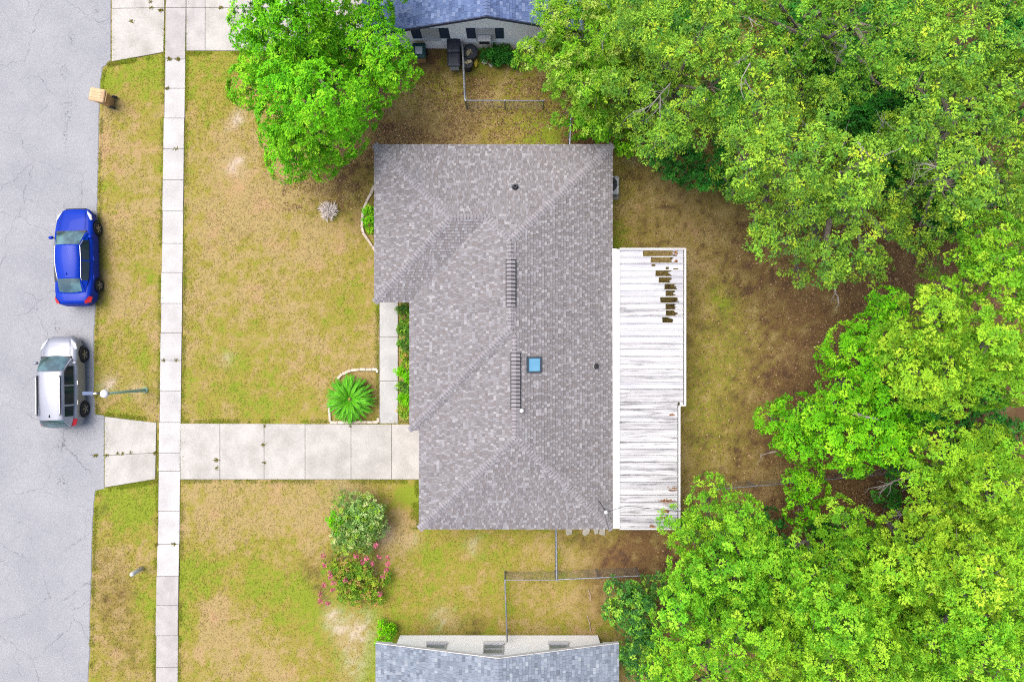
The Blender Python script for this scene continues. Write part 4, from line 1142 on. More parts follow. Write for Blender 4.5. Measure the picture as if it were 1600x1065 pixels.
dead_branch('curved pale branch in the gap under the right edge oak', [(1500, 440, 5), (1475, 452, 4.6), (1455, 448, 4.4), (1443, 456, 4.2)], 3, .05, 4, .7)
dead_branch('thick grey limb lying across the leafy middle tree', [(1333, 645, 6.6), (1350, 650, 6.8), (1372, 655, 6.8)], 4, .08, 1, .3)
dead_branch('grey limb pair in the dark gap near the lower right edge', [(1530, 745, 4.6), (1528, 770, 4.4), (1545, 788, 4.2), (1570, 785, 4)], 5, .07, 5, .6)
dead_branch('thin dead twigs sticking out left below the leafy middle tree', [(1215, 705, 3.2), (1198, 708, 3), (1188, 712, 2.8)], 6, .02, 4, .4)
for i, (lb, pts, s) in enumerate((('pale fan of dead twigs over the oak nearest the house', [(1048, 130, 8.6), (1030, 150, 8.6), (1018, 165, 8.4), (1000, 172, 8.2)], 7), ('drooping pale dead twig below the twig fan', [(1032, 150, 8.4), (1031, 175, 8.2), (1033, 200, 7.9), (1028, 220, 7.6)], 8),
        ('pale dead twigs right of the twig fan', [(1105, 155, 9.4), (1090, 160, 9.4), (1075, 165, 9.2)], 9), ('thick crooked grey limb in middle of the largest oak', [(1340, 222, 12), (1355, 240, 12), (1368, 250, 12.2), (1395, 236, 12)], 10),
        ('thin grey drooping twig in dark gap of the largest oak', [(1338, 255, 11), (1342, 275, 10.6), (1346, 290, 10.2)], 12),
        ('pale twig fan in dark gap of top edge oaks', [(1320, 55, 10.4), (1322, 75, 10.2), (1312, 84, 9.8)], 13), ('pale curved twigs at right side of the corner oak', [(1470, 262, 12.2), (1440, 255, 12), (1430, 270, 11.6)], 14))):
    dead_branch(lb, pts, s, .04 if 'thick' in lb or 'limb' in lb else .024, 9, .8)

# dry twiggy shrub on the lawn
mb = MB(); c = np.array(P(514, 330, 0))
for k in range(120):
    a = rg.uniform(0, 2 * math.pi); e = rg.uniform(.15, 1.3)
    d = np.array([math.cos(a) * math.cos(e), math.sin(a) * math.cos(e), math.sin(e)])
    L_ = rg.uniform(.35, .62)
    p_ = wob(c, c + d * L_, rg, 4, .15); mb.tube(p_, [.016, .014, .012, .008], 4)
    for j in range(2):
        s0 = np.array(p_[2]); mb.tube([s0, s0 + unit(d + rg.normal(size=3) * .5) * .2], [.007, .004], 3)
tag(mb.build('dry_shrub', mat('dry_twig', (.74, .68, .64, 1), .9, (.62, .56, .52, 1), scale=9)), 'leafless pale twiggy shrub on the tan lawn beside the house', 'shrub')

# sago palm
pc = P(550, 622, 0)
palm = thing('sago_palm', pc, 'round sago palm with radiating green fronds in stone edged bed', 'palm')
MB().lathe([(.16, 0), (.2, .15), (.17, .4), (.08, .5)], pc, 12).build('trunk', m_bark, palm)
m_frond = mat('frond', ob(92, 206, 24), .45, ob(132, 224, 48), scale=3, spec=.3, rand=.18, transl=.25)
def frond_mesh(L, rise, droop):
    mb = MB(); n = 20; pts = []
    for i in range(n + 1):
        t = i / n; pts.append(np.array([.08 + t * L * (1 - .12 * droop * t), 0, .45 + rise * math.sin(t * 1.9) * L * .5 - droop * t * t * L * .45]))
    mb.tube([tuple(p) for p in pts], np.linspace(.014, .004, n + 1), 3, cap=False)
    for i in range(1, n + 1):
        t = i / n; wl = .115 * math.sin(math.pi * min(1, .15 + t * .85)) ** .7 + .02
        for s in (-1, 1):
            b = pts[i]; fw = np.array([.75, s * .62, .34]); fw /= np.linalg.norm(fw)
            tip = b + fw * wl; off = np.array([.020, 0, 0])
            mid = b + fw * wl * .55 + np.array([0, 0, .012])
            mb.poly([b - off, mid - off * .9, tip, mid + off * .9, b + off])
    return mb.mesh('frond', m_frond)
FM = [frond_mesh(1.22, .25, .75), frond_mesh(1.12, .55, .6), frond_mesh(.95, .95, .45), frond_mesh(.62, 1.5, .2)]
for k in range(150):
    lay = 0 if k < 60 else (1 if k < 102 else (2 if k < 132 else 3))
    o = put('frond', FM[lay], palm); o.rotation_euler = (rg.uniform(-.15, .15), 0, k * 2.399 + rg.uniform(-.1, .1)); s = rg.uniform(.9, 1.08); o.scale = (s, s, s)
m_core = mat('palm_core', ob(196, 176, 60), .8)
MB().lathe([(.05, .45), (.07, .52), (.03, .6)], pc, 9).build('crown_core', m_core, palm)

# stone edging of the beds: separate blocks
m_stone = mat('edging_stone', ob(236, 226, 212), .9, ob(206, 190, 170), scale=6, bump=.4, bscale=30, rand=.08)
def edging(label, px, blk=.32, wd=.13):
    pts = [Vector(P(*p)[:2]) for p in px]
    c = sum(pts, Vector((0, 0))) / len(pts)
    t = thing('bed_edging', (c.x, c.y, 0), label, 'edging')
    for i in range(len(pts) - 1):
        a, b = pts[i], pts[i + 1]; L_ = (b - a).length; n = max(1, round(L_ / blk)); d = (b - a) / n; u = d.normalized(); nn = Vector((-u.y, u.x))
        for k in range(n):
            p = a + d * k; q = p + d - u * .012; j = rg.uniform(-.012, .012); w2 = wd * rg.uniform(.85, 1.1) / 2
            MB().prism([tuple(p - nn * (w2 - j)), tuple(q - nn * (w2 - j)), tuple(q + nn * (w2 + j)), tuple(p + nn * (w2 + j))], -.03, .09 + rg.uniform(-.012, .015), bev=.02).build('stone', m_stone, t)
edging('curved pale stone edging of the bed at the house front', [(585, 290), (580, 303), (573, 315), (568, 328), (566, 342), (566, 356), (568, 364), (575, 374), (582, 385), (586, 392)])
edging('pale stone edging around the sago palm bed', [(590, 582), (590, 577), (562, 576.5), (548, 578), (535, 584), (528, 592)])
edging('pale stone edging between the sago palm bed and driveway', [(514.5, 630), (515, 645), (516, 659), (540, 659.5), (565, 659), (591, 659), (591, 652)])

# ------------------------------------------------------------------ loose stuff on the ground: grass blades, edge tufts, fallen leaves
def on_lawn(x, y):
    ok = x > road_edge(y) + 1.5
    ok &= ~((x > 257 - (y - 85) * 15 / 980) & (x < 291 - (y - 85) * 12 / 980))
    ok &= ~((y > 660.5) & (y < 749) & (x > 281) & (x < 690))
    ok &= ~((y < 81) & (x > 290) & (x < 602))
    ap = (x > 160) & (x < 260)
    ok &= ~(ap & (y > 650 + (x - 164) * .125) & (y < 762 - (x - 164) * .17))
    ok &= ~(ap & (y < 97 - (x - 175) * .18))
    ok &= ~((x > 592) & (x < 623) & (y > 440) & (y < 662))
    ok &= ~((x > 612) & (x < 935) & (y > 250) & (y < 800))
    ok &= ~((x > 600) & (x < 930) & (y < 76)) & ~((x > 625) & (x < 934) & (y > 992))
    return ok
def blades(name, n, x0, x1, y0, y1, ln, wd, boost, rng, keep=None, zoff=0.0, tone=None):
    x = rng.uniform(x0, x1, n); y = rng.uniform(y0, y1, n)
    m = on_lawn(x, y)
    if keep is not None: m &= keep(x, y, rng)
    x, y = x[m], y[m]; n = len(x)
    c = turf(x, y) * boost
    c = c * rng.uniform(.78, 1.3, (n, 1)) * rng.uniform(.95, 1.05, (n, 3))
    if tone is not None: c = c * .3 + .7 * (np.array(tone) * rng.uniform(.7, 1.3, (n, 1)))
    return x, y, c
def blade_mesh(x, y, c, ln, wd, rng, lean=.9):
    n = len(x)
    b = np.stack([(x - 800) / PPM, (532.5 - y) / PPM, np.full(n, -.005)], 1)
    a = rng.uniform(0, 2 * math.pi, n); e = rng.uniform(.1, .8, n) * lean
    d = np.stack([np.cos(a) * np.cos(e), np.sin(a) * np.cos(e), np.sin(e)], 1)
    s = np.stack([-np.sin(a), np.cos(a), np.zeros(n)], 1)
    L_ = ln * rng.uniform(.6, 1.4, (n, 1)); W_ = wd * rng.uniform(.7, 1.3, (n, 1))
    V = np.stack([b - s * W_ * .5, b + s * W_ * .5, b + d * L_], 1).reshape(-1, 3)
    return V, np.repeat(c, 3, 0)
m_blade = mat('grass_blade', None, .8, attr=True, spec=.1, transl=.25)
r1 = np.random.default_rng(91)
x, y, c = blades('lawn_grass', 230000, 125, 1330, -30, 1095, .07, .022, 1.08, r1, keep=lambda x, y, g: g.random(len(x)) < np.where(x > 960, .7, 1.0))
V, C = blade_mesh(x, y, c, .075, .032, r1, .7)
o = put('grass', np_mesh('grass', V, np.arange(len(V)).reshape(-1, 3), m_blade, C)); tag(o, 'short patchy olive and tan lawn grass', 'grass', kind='stuff')
# greener fringe along concrete and kerb
ex_, ey_ = [], []
for k in range(26000):
    t = r1.random(); yy = r1.uniform(-30, 1100)
    w_ = r1.integers(0, 6)
    o_ = abs(r1.normal()) * 2.4
    if w_ == 0: ex_.append(float(road_edge(yy)) + .5 + o_); ey_.append(yy)
    elif w_ == 1: ex_.append(swl(yy) - .2 - o_); ey_.append(yy)
    elif w_ == 2: ex_.append(swr(yy) + .3 + o_); ey_.append(yy)
    elif w_ == 3: ex_.append(r1.uniform(282, 655)); ey_.append(r1.choice([660.2 - o_, 749.6 + o_]))
    elif w_ == 4:
        xx = r1.uniform(165, 245); ex_.append(xx); ey_.append(r1.choice([649 + (xx - 164) * .125 - o_, 762.5 - (xx - 164) * .17 + o_, 98 - (xx - 175) * .18 + o_]))
    else: ex_.append(r1.choice([592 - o_, 655 - o_ * 2.5, 292 + 100 * r1.random()])); ey_.append(81.5 + o_ if ex_[-1] < 400 else r1.uniform(475, 660) if ex_[-1] > 575 and ex_[-1] < 593 else r1.uniform(752, 826))
ex_, ey_ = np.array(ex_), np.array(ey_)
m = fbm(ex_, ey_, 20, 3, 40) > .42
ex_, ey_ = ex_[m], ey_[m]
c = turf(ex_, ey_) * .55 + .45 * (lin((138, 160, 30)) / GAIN); c = c * r1.uniform(.65, 1.4, (len(c), 1))
V, C = blade_mesh(ex_, ey_, c, .11, .030, r1)
o = put('grass_fringe', np_mesh('grass_fringe', V, np.arange(len(V)).reshape(-1, 3), m_blade, C)); tag(o, 'greener untrimmed grass fringe along the concrete edges', 'grass', kind='stuff')
# weeds growing in the slab joints
wx_, wy_ = [], []
for (a, b, n) in ((252, 17, 70), (206, 34, 30), (237, 13, 20), (345, 13, 40), (339, 718, 40), (339, 731, 20), (412, 694, 30), (413, 722, 20), (167, 711, 30), (150, 711, 40), (185, 708, 14), (192, 707, 18), (205, 707, 12), (243, 707, 40), (256, 563, 20), (276, 562, 20), (279, 93, 60), (265, 93, 60), (272, 849, 30), (245, 850, 24), (262, 139, 40), (275, 233, 22), (414, 665, 20), (548, 665, 12), (236, 3, 20)):
    wx_ += list(a + r1.normal(size=n) * 1.6); wy_ += list(b + r1.normal(size=n) * 1.0)
wx_, wy_ = np.array(wx_), np.array(wy_)
c = np.tile(lin((128, 122, 40)) / GAIN, (len(wx_), 1)) * r1.uniform(.5, 1.3, (len(wx_), 1))
V, C = blade_mesh(wx_, wy_, c, .09, .03, r1, .6); V[:, 2] += .04
o = put('joint_weeds', np_mesh('joint_weeds', V, np.arange(len(V)).reshape(-1, 3), m_blade, C)); tag(o, 'small weeds growing in the joints of the concrete', 'weeds', kind='stuff')
# fallen leaves
n = 42000
x = np.concatenate([r1.uniform(955, 1560, 30000), r1.uniform(580, 900, 7000), r1.uniform(440, 700, 5000)])
y = np.concatenate([r1.uniform(225, 1000, 30000), r1.uniform(120, 225, 7000), r1.uniform(200, 330, 5000)])
m = on_lawn(x, y) & (r1.random(n) < .25 + .75 * sstep(980, 1300, x) + .4 * (x < 900)) & (fbm(x, y, 30, 3, 44) > .36)
x, y = x[m], y[m]; n = len(x)
b = np.stack([(x - 800) / PPM, (532.5 - y) / PPM, r1.uniform(.012, .03, n)], 1)
a = r1.uniform(0, 2 * math.pi, n); d = np.stack([np.cos(a), np.sin(a), r1.normal(size=n) * .3], 1) * r1.uniform(.03, .065, (n, 1)); s = np.stack([-np.sin(a), np.cos(a), r1.normal(size=n) * .35], 1) * r1.uniform(.015, .035, (n, 1))
V = np.stack([b - d, b - s, b + d, b + s], 1).reshape(-1, 3)
pal = np.array([lin(q) / GAIN for q in ((168, 134, 96), (148, 116, 84), (190, 156, 118), (126, 98, 74), (208, 182, 150))])
C = np.repeat(pal[r1.choice(5, n, p=[.34, .28, .18, .14, .06])] * r1.uniform(.8, 1.2, (n, 1)), 4, 0)
o = put('fallen_leaves', np_mesh('fallen_leaves', V, np.arange(len(V)).reshape(-1, 4), m_leaf, C)); tag(o, 'brown fallen leaves strewn over the back yard', 'leaves', kind='stuff')
# drifts of dead leaves on the patio cover
Vs, Cs = [], []
for (a, b, rx, ry, n) in ((1051, 764, 6, 2.2, 90), (1043, 783, 9, 2.6, 110), (1050, 648, 3, 2, 30), (1056, 395, 5, 4, 26), (1058, 408, 5, 3, 20), (1040, 798, 5, 1.6, 40), (1036, 808, 4, 1.8, 30), (1019, 822, 5, 1.2, 24)):
    for k in range(n):
        px_ = a + r1.normal() * rx * .5; py_ = b + r1.normal() * ry * .5
        q = np.array(PP(min(px_, 1057), py_, .02 + r1.random() * .03)); an = r1.uniform(0, 6.3); L_ = r1.uniform(.03, .06)
        d = np.array([math.cos(an), math.sin(an), r1.normal() * .3]) * L_; s = np.array([-math.sin(an), math.cos(an), r1.normal() * .3]) * L_ * .5
        Vs += [q - d, q - s, q + d, q + s]; Cs += [pal[int(r1.integers(0, 4))] * np.array([1.05, .85, .75])] * 4
o = put('leaf_drift', np_mesh('leaf_drift', np.array(Vs), np.arange(len(Vs)).reshape(-1, 4), m_leaf, np.array(Cs))); tag(o, 'brown dead leaves lying on the patio cover panels', 'leaves', kind='stuff')

# ------------------------------------------------------------------ chain link fences
def fence(label, px, h=1.2, spacing=2.4, rail=.03, group='chain link fences', mesh=True, wires=False):
    pts = [Vector(P(x_, y_, h)[:2]) for x_, y_ in px]
    c = sum(pts, Vector((0, 0))) / len(pts)
    t = thing('chain_link_fence', (c.x, c.y, 0), label, 'fence', group)
    for i in range(len(pts) - 1):
        a, b = pts[i], pts[i + 1]; L_ = (b - a).length; n = max(1, round(L_ / spacing)); d = (b - a).normalized(); nn = Vector((-d.y, d.x))
        for k in range(n + (1 if i == len(pts) - 2 else 0)):
            p = a + (b - a) * k / n
            MB().tube([(p.x, p.y, -.05), (p.x, p.y, h + .06)], .032 if k else .042, 8).build('post', m_metal, t)
        MB().tube([(a.x, a.y, h), (b.x, b.y, h)], rail, 8).build('top_rail', m_metal, t)
        if wires:
            for zz in (.3, .6, .9): MB().tube([(a.x, a.y, zz), (b.x, b.y, zz)], .005, 4).build('wire', m_metal, t)
        elif mesh:
            mw = MB(); st = .075; w_ = .0016; s_ = -h
            while s_ < L_:
                for sg in (1, -1):
                    u0, z0, u1, z1 = (s_, 0.02, s_ + h, h) if sg > 0 else (s_, h, s_ + h, .02)
                    if u0 < 0: z0 = z0 + (z1 - z0) * (-u0) / (u1 - u0); u0 = 0
                    if u1 > L_: z1 = z0 + (z1 - z0) * (L_ - u0) / (u1 - u0); u1 = L_
                    if u1 - u0 < .02: continue
                    A = a + d * u0; B = a + d * u1
                    mw.poly([(A.x, A.y, z0 - w_), (B.x, B.y, z1 - w_), (B.x, B.y, z1 + w_), (A.x, A.y, z0 + w_)])
                    mw.poly([(A.x - nn.x * w_, A.y - nn.y * w_, z0), (B.x - nn.x * w_, B.y - nn.y * w_, z1), (B.x + nn.x * w_, B.y + nn.y * w_, z1), (A.x + nn.x * w_, A.y + nn.y * w_, z0)])
                s_ += st
            o = mw.build('wire_mesh', m_metal, t); o['kind'] = 'stuff'
    return t
fence('galvanised chain link fence beside the bins of the pale grey house', [(722.5, 66), (726.5, 156)], rail=.05)
fence('chain link fence with white top rail running right into the feathery tree', [(727.5, 157), (850, 157.5)])
fence('chain link fence running down from the south wall of the house', [(869, 815), (870, 904)], rail=.045)
fence('chain link fence running right into the dark green bush', [(871, 905), (1000, 899)])
fence('short chain link fence crossing the south side yard', [(789, 905.5), (869, 905.5)], rail=.02)
fence('chain link fence running down to the white sided house', [(789, 907), (792.5, 1001)], rail=.035)
fence('thin back fence between the young tree and the woods', [(1120, 764), (1240, 754), (1330, 745), (1470, 732)], rail=.022, wires=True)
fence('dark blue grey fence post run at north east house corner', [(893, 170), (889, 262)], h=1.4, rail=.05)
# pvc bits on the side yard
for lab, p in (('white pipe lying on the grass inside the side fence', [(919, 920), (923, 938)]), ('thin pale stick lying on grass above the white sided house', [(917, 960), (923, 985)])):
    a, b = P(*p[0], .03), P(*p[1], .03)
    o = MB().tube([a, ((a[0] + b[0]) / 2 + .04, (a[1] + b[1]) / 2, .04), b], .022, 6).build('garden_pipe', mat('pale_pvc', ob(206, 200, 186), .7, ob(170, 150, 130), scale=6)); tag(o, lab, 'pipe')
# broken pavers by the south wall
m_pav = mat('paver', ob(206, 204, 190), .95, ob(168, 164, 150), scale=3, bump=.3)
for k, (pl, lb) in enumerate((([(884, 822), (894, 822), (894, 834), (886, 836), (884, 833)], 'leftmost pale paver under the south eave of the house'), ([(911, 822), (922, 822), (921, 832), (914, 837), (910, 834)], 'broken angular paver under the south eave, next right of the gap'), ([(926, 822), (935, 822), (935, 833), (929, 834)], 'small weathered paver under the south eave, second from right'), ([(937, 822), (946, 822), (945, 836), (936, 834)], 'rightmost pale paver under the south eave below the mast'))):
    w_ = [P(*p)[:2] for p in pl][::-1]
    tag(MB().prism(w_, -.03, .04 + .01 * k, bev=.012).build('paver', m_pav), lb, 'paver', 'pavers by the south wall')

# ------------------------------------------------------------------ air conditioner
c = P(953, 289, .8)
acu = thing('air_conditioner', (c[0], c[1], 0), 'grey outdoor air conditioner with round fan grille beside the house', 'air conditioner')
m_acb = mat('ac_casing', ob(206, 212, 218), .5, ob(186, 192, 198), scale=4)
mb = MB(); mb.prism([(c[0] - .44, c[1] - .44), (c[0] + .38, c[1] - .44), (c[0] + .44, c[1] - .38), (c[0] + .44, c[1] + .38), (c[0] + .38, c[1] + .44), (c[0] - .44, c[1] + .44)], .06, .78, bev=.03); mb.build('casing', m_acb, acu)
MB().prism([(c[0] - .52, c[1] - .52), (c[0] + .52, c[1] - .52), (c[0] + .52, c[1] + .52), (c[0] - .52, c[1] + .52)], -.05, .055).build('pad', m_conc4, acu)
MB().lathe([(.36, .782), (.36, .80), (.33, .80), (.33, .786), (.02, .786)], (c[0], c[1] + .04, 0), 28).build('fan_well', m_black, acu)
for k in range(6):
    r_ = .05 + k * .052; MB().tube([(c[0] + r_ * math.cos(t_), c[1] + .04 + r_ * math.sin(t_), .80) for t_ in np.linspace(0, 2 * math.pi, 25)], .006, 4, cap=False).build('grille_ring', m_metal, acu)
for k in range(8):
    t_ = k * math.pi / 4; MB().tube([(c[0], c[1] + .04, .812), (c[0] + .34 * math.cos(t_), c[1] + .04 + .34 * math.sin(t_), .812)], .006, 4).build('grille_spoke', m_metal, acu)
MB().lathe([(.1, .80), (.1, .82), (.03, .83)], (c[0], c[1] + .04, 0), 14).build('motor_cap', m_metal, acu)

# ------------------------------------------------------------------ street lamp and marker post
lb_ = P(227, 609); lh = 3.05
lt = P(171, 614, lh)
lamp = thing('street_lamp', lb_, 'pale green street lamp with round white head on the verge', 'street lamp')
m_lampg = mat('lamp_post_green', ob(176, 208, 184), .6, ob(156, 194, 168), scale=6)
MB().tube([(lb_[0], lb_[1], -.1), (lb_[0], lb_[1], .25), (lb_[0] * .5 + lt[0] * .5, lb_[1] * .5 + lt[1] * .5, lh * .5), lt], [.11, .085, .065, .05], 12).build('pole', m_lampg, lamp, smooth=True)
MB().lathe([(.15, 0), (.15, .05), (.09, .12)], (lb_[0], lb_[1], 0), 12).build('base', m_lampg, lamp)
MB().lathe([(.08, -.12), (.15, -.06), (.19, 0), (.175, .07), (.13, .13), (.04, .15)], (lt[0] - .18, lt[1] - .02, lh + .05), 20).build('head', mat('lamp_white', ob(238, 240, 246), .4), lamp, smooth=True)
MB().tube([(lt[0], lt[1], lh + .02), (lt[0] - .18, lt[1], lh + .03)], .06, 8).build('collar', m_black, lamp)
ax_ = lt[0] - .42
MB().box(ax_ - .10, ax_, lt[1] - .05, lt[1] + .05, lh + .0, lh + .10).build('bracket', m_black, lamp)
MB().box(ax_ - .26, ax_ - .10, lt[1] - .04, lt[1] + .04, lh + .02, lh + .09).build('sensor', m_white, lamp)
MB().box(ax_ - .72, ax_ - .26, lt[1] - .075, lt[1] + .075, lh, lh + .10).build('lamp_arm', mat('lamp_blue', ob(92, 112, 152), .5), lamp)
mp_b = P(222, 887)
mk = thing('marker_post', mp_b, 'short white marker post standing on the lower verge', 'post')
MB().tube([(mp_b[0], mp_b[1], -.05), (mp_b[0], mp_b[1], .88), (mp_b[0], mp_b[1], .96)], [.105, .105, .075], 14).build('post', m_white, mk, smooth=True)

# ------------------------------------------------------------------ wheelie bins and cans
def cart(label, loc, rz, mbody, mlid, note=None, w_=.58, d_=.68, h_=1.02, group=None):
    """front faces -y before rotation; wheels at +y"""
    t = thing('wheelie_bin', loc, label, 'bin', group, rz)
    def ring(a, b, z, r, dy=0):
        pts = []
        for (sx, sy, a0) in ((1, 1, 0), (-1, 1, 90), (-1, -1, 180), (1, -1, 270)):
            for k in range(4):
                an = R(a0 + k * 30); pts.append((sx * (a - r) + r * math.cos(an), sy * (b - r) + r * math.sin(an) + dy, z))
        return pts
    mb = MB(); rings = [ring(w_ * .38, d_ * .34, .05, .06, .03), ring(w_ * .45, d_ * .43, h_ * .7, .06), ring(w_ * .49, d_ * .48, h_ * .9, .06), ring(w_ * .52, d_ * .51, h_ * .92, .06), ring(w_ * .52, d_ * .51, h_ * .95, .06)]
    for p, q in zip(rings, rings[1:]): mb.add(p + q, [(i, (i + 1) % 16, 16 + (i + 1) % 16, 16 + i) for i in range(16)])
    mb.poly(rings[0][::-1]); mb.poly(rings[-1]); mb.build('body', mbody, t, local=True)
    mb = MB(); rings = [ring(w_ * .54, d_ * .54, h_ * .952, .07), ring(w_ * .54, d_ * .54, h_ * .985, .07), ring(w_ * .50, d_ * .50, h_ * 1.02, .07), ring(w_ * .36, d_ * .38, h_ * 1.055, .07)]
    for p, q in zip(rings, rings[1:]): mb.add(p + q, [(i, (i + 1) % 16, 16 + (i + 1) % 16, 16 + i) for i in range(16)])
    mb.poly(rings[0][::-1]); mb.poly(rings[-1]); lid = mb.build('lid', mlid, t, local=True)
    for k in (-1, 0, 1):
        MB().hexa([(k * .13 - .03, -d_ * .36, h_ * 1.056), (k * .13 + .03, -d_ * .36, h_ * 1.056), (k * .13 + .03, d_ * .36, h_ * 1.056), (k * .13 - .03, d_ * .36, h_ * 1.056)],
                  [(k * .13 - .02, -d_ * .34, h_ * 1.075), (k * .13 + .02, -d_ * .34, h_ * 1.075), (k * .13 + .02, d_ * .34, h_ * 1.075), (k * .13 - .02, d_ * .34, h_ * 1.075)]).build('lid_rib', mlid, lid, local=True)
    MB().tube([(-w_ * .42, d_ * .52, h_ * .93), (-w_ * .42, d_ * .62, h_ * .95), (w_ * .42, d_ * .62, h_ * .95), (w_ * .42, d_ * .52, h_ * .93)], .018, 6).build('handle', mbody, t, local=True)
    for s in (-1, 1):
        wh = MB().lathe([(.04, -.035), (.12, -.035), (.14, -.02), (.14, .02), (.12, .035), (.04, .035)], (s * w_ * .47, d_ * .42, .14), 18, 'x').build('wheel', m_black, t, local=True)
        MB().lathe([(.06, -.04), (.06, .04)], (s * w_ * .47, d_ * .42, .14), 10, 'x').build('hub', m_metal, wh, local=True)
    if note == 'lid':
        MB().prism([(-.17, -.2), (.17, -.2), (.17, .16), (-.17, .16)], h_ * 1.076, h_ * 1.08).build('label_sticker', mat('sticker', ob(226, 234, 240), .5, ob(170, 190, 206), scale=9), t, local=True)
    if note == 'front':
        MB().hexa([(-.21, -d_ * .45 - .012, .30), (.21, -d_ * .45 - .012, .30), (.21, -d_ * .47 - .022, .78), (-.21, -d_ * .47 - .022, .78)], [(-.21, -d_ * .40, .30), (.21, -d_ * .40, .30), (.21, -d_ * .42, .78), (-.21, -d_ * .42, .78)]).build('label_sticker', mat('sticker', ob(226, 234, 240), .5, ob(170, 190, 206), scale=9), t, local=True)
    return t
m_tanb = mat('bin_tan', ob(214, 172, 124), .6, ob(200, 158, 112), scale=5)
m_tanl = mat('bin_tan_lid', ob(230, 196, 154), .6, ob(218, 182, 140), scale=5)
m_grnl = mat('bin_green_lid', ob(34, 84, 84), .5)
m_grnb = mat('bin_green', ob(34, 150, 104), .6)
m_blkl = mat('bin_black', ob(52, 58, 72), .5, ob(62, 68, 82), scale=5)
cart('tan wheelie bin at the kerb with wheels towards the lawn', P(171, 160), R(-100), m_tanb, m_tanl)
cart('tan wheelie bin with green lid against the pale grey house', P(659, 93), R(0), m_tanb, m_grnl, 'lid')
cart('black lidded wheelie bin against the wall left of the chain link fence', P(711.5, 85), R(2), m_blkl, m_blkl, h_=1.08)
cart('green wheelie bin with black lid and white label on its front', P(711.5, 104), R(1), m_grnb, m_blkl, 'front', h_=.92)
def can(label, loc, r_, h_):
    t = thing('trash_can', loc, label, 'can', 'black cans behind the fence')
    MB().lathe([(r_ * .82, 0), (r_ * .95, h_ * .6), (r_, h_ * .92), (r_ * 1.05, h_ * .93), (r_ * 1.05, h_ * .97), (r_ * .98, h_ * .97), (r_ * .96, h_ * .9), (.02, h_ * .88)], loc, 24).build('body', m_blkl, t, smooth=False)
    for s in (-1, 1): MB().tube([(loc[0] + s * r_ * .98, loc[1] - .08, h_ * .8), (loc[0] + s * r_ * 1.12, loc[1] - .08, h_ * .8), (loc[0] + s * r_ * 1.12, loc[1] + .08, h_ * .8), (loc[0] + s * r_ * .98, loc[1] + .08, h_ * .8)], .015, 5).build('handle', m_black, t)
    mb = MB()
    for k in range(12):
        q = np.array([loc[0] + rg.normal() * .07, loc[1] + rg.normal() * .06, h_ * .9 + .03]); a = rg.normal(size=3) * .07; b = rg.normal(size=3) * .06
        mb.poly([q - a, q - b, q + a, q + b])
    mb.build('liner', mat('pale_bag', ob(214, 206, 168), .7), t)
    return t
can('round black can against the wall right of the fence', P(736.5, 91), .33, .8)
can('smaller black can in front of the round one behind the fence', P(731.5, 107), .25, .72)
yb_ = P(743, 96, .25)
ys_ = thing('yellow_float', (yb_[0], yb_[1], 0), 'yellow pointed plastic toy beside the black cans', 'toy')
MB().lathe([(.03, -.25), (.09, -.16), (.12, 0), (.10, .14), (.04, .24), (.02, .28)], (yb_[0], yb_[1], .14), 12, 'y').build('body', mat('yellow_plastic', ob(232, 206, 70), .5), ys_, smooth=True)
MB().box(yb_[0] - .14, yb_[0] + .14, yb_[1] - .05, yb_[1] + .05, .0, .05).build('foot', mat('yellow_plastic', ob(232, 206, 70), .5), ys_)
m_rock = mat('white_rock', ob(236, 230, 216), .9, ob(206, 196, 176), scale=8)
for (x_, y_, s_, lb) in ((757.5, 97, .15, 'whitish rock nearest the yellow toy'), (767.5, 102, .13, 'whitish rock lowest of those by the wall shrub'), (771.5, 95.5, .11, 'whitish rock touching the wall shrub'), (786, 97, .09, 'small whitish rock right of the wall shrub')):
    bm = bmesh.new(); bmesh.ops.create_icosphere(bm, subdivisions=2, radius=s_)
    for v in bm.verts: v.co = v.co * random.uniform(.8, 1.15); v.co.z = v.co.z * .6 + s_ * .35
    me = bpy.data.meshes.new('rock'); bm.to_mesh(me); bm.free(); me.materials.append(m_rock)
    tag(put('rock', me, None, P(x_, y_)), lb, 'rock', 'whitish rocks by the wall shrub')

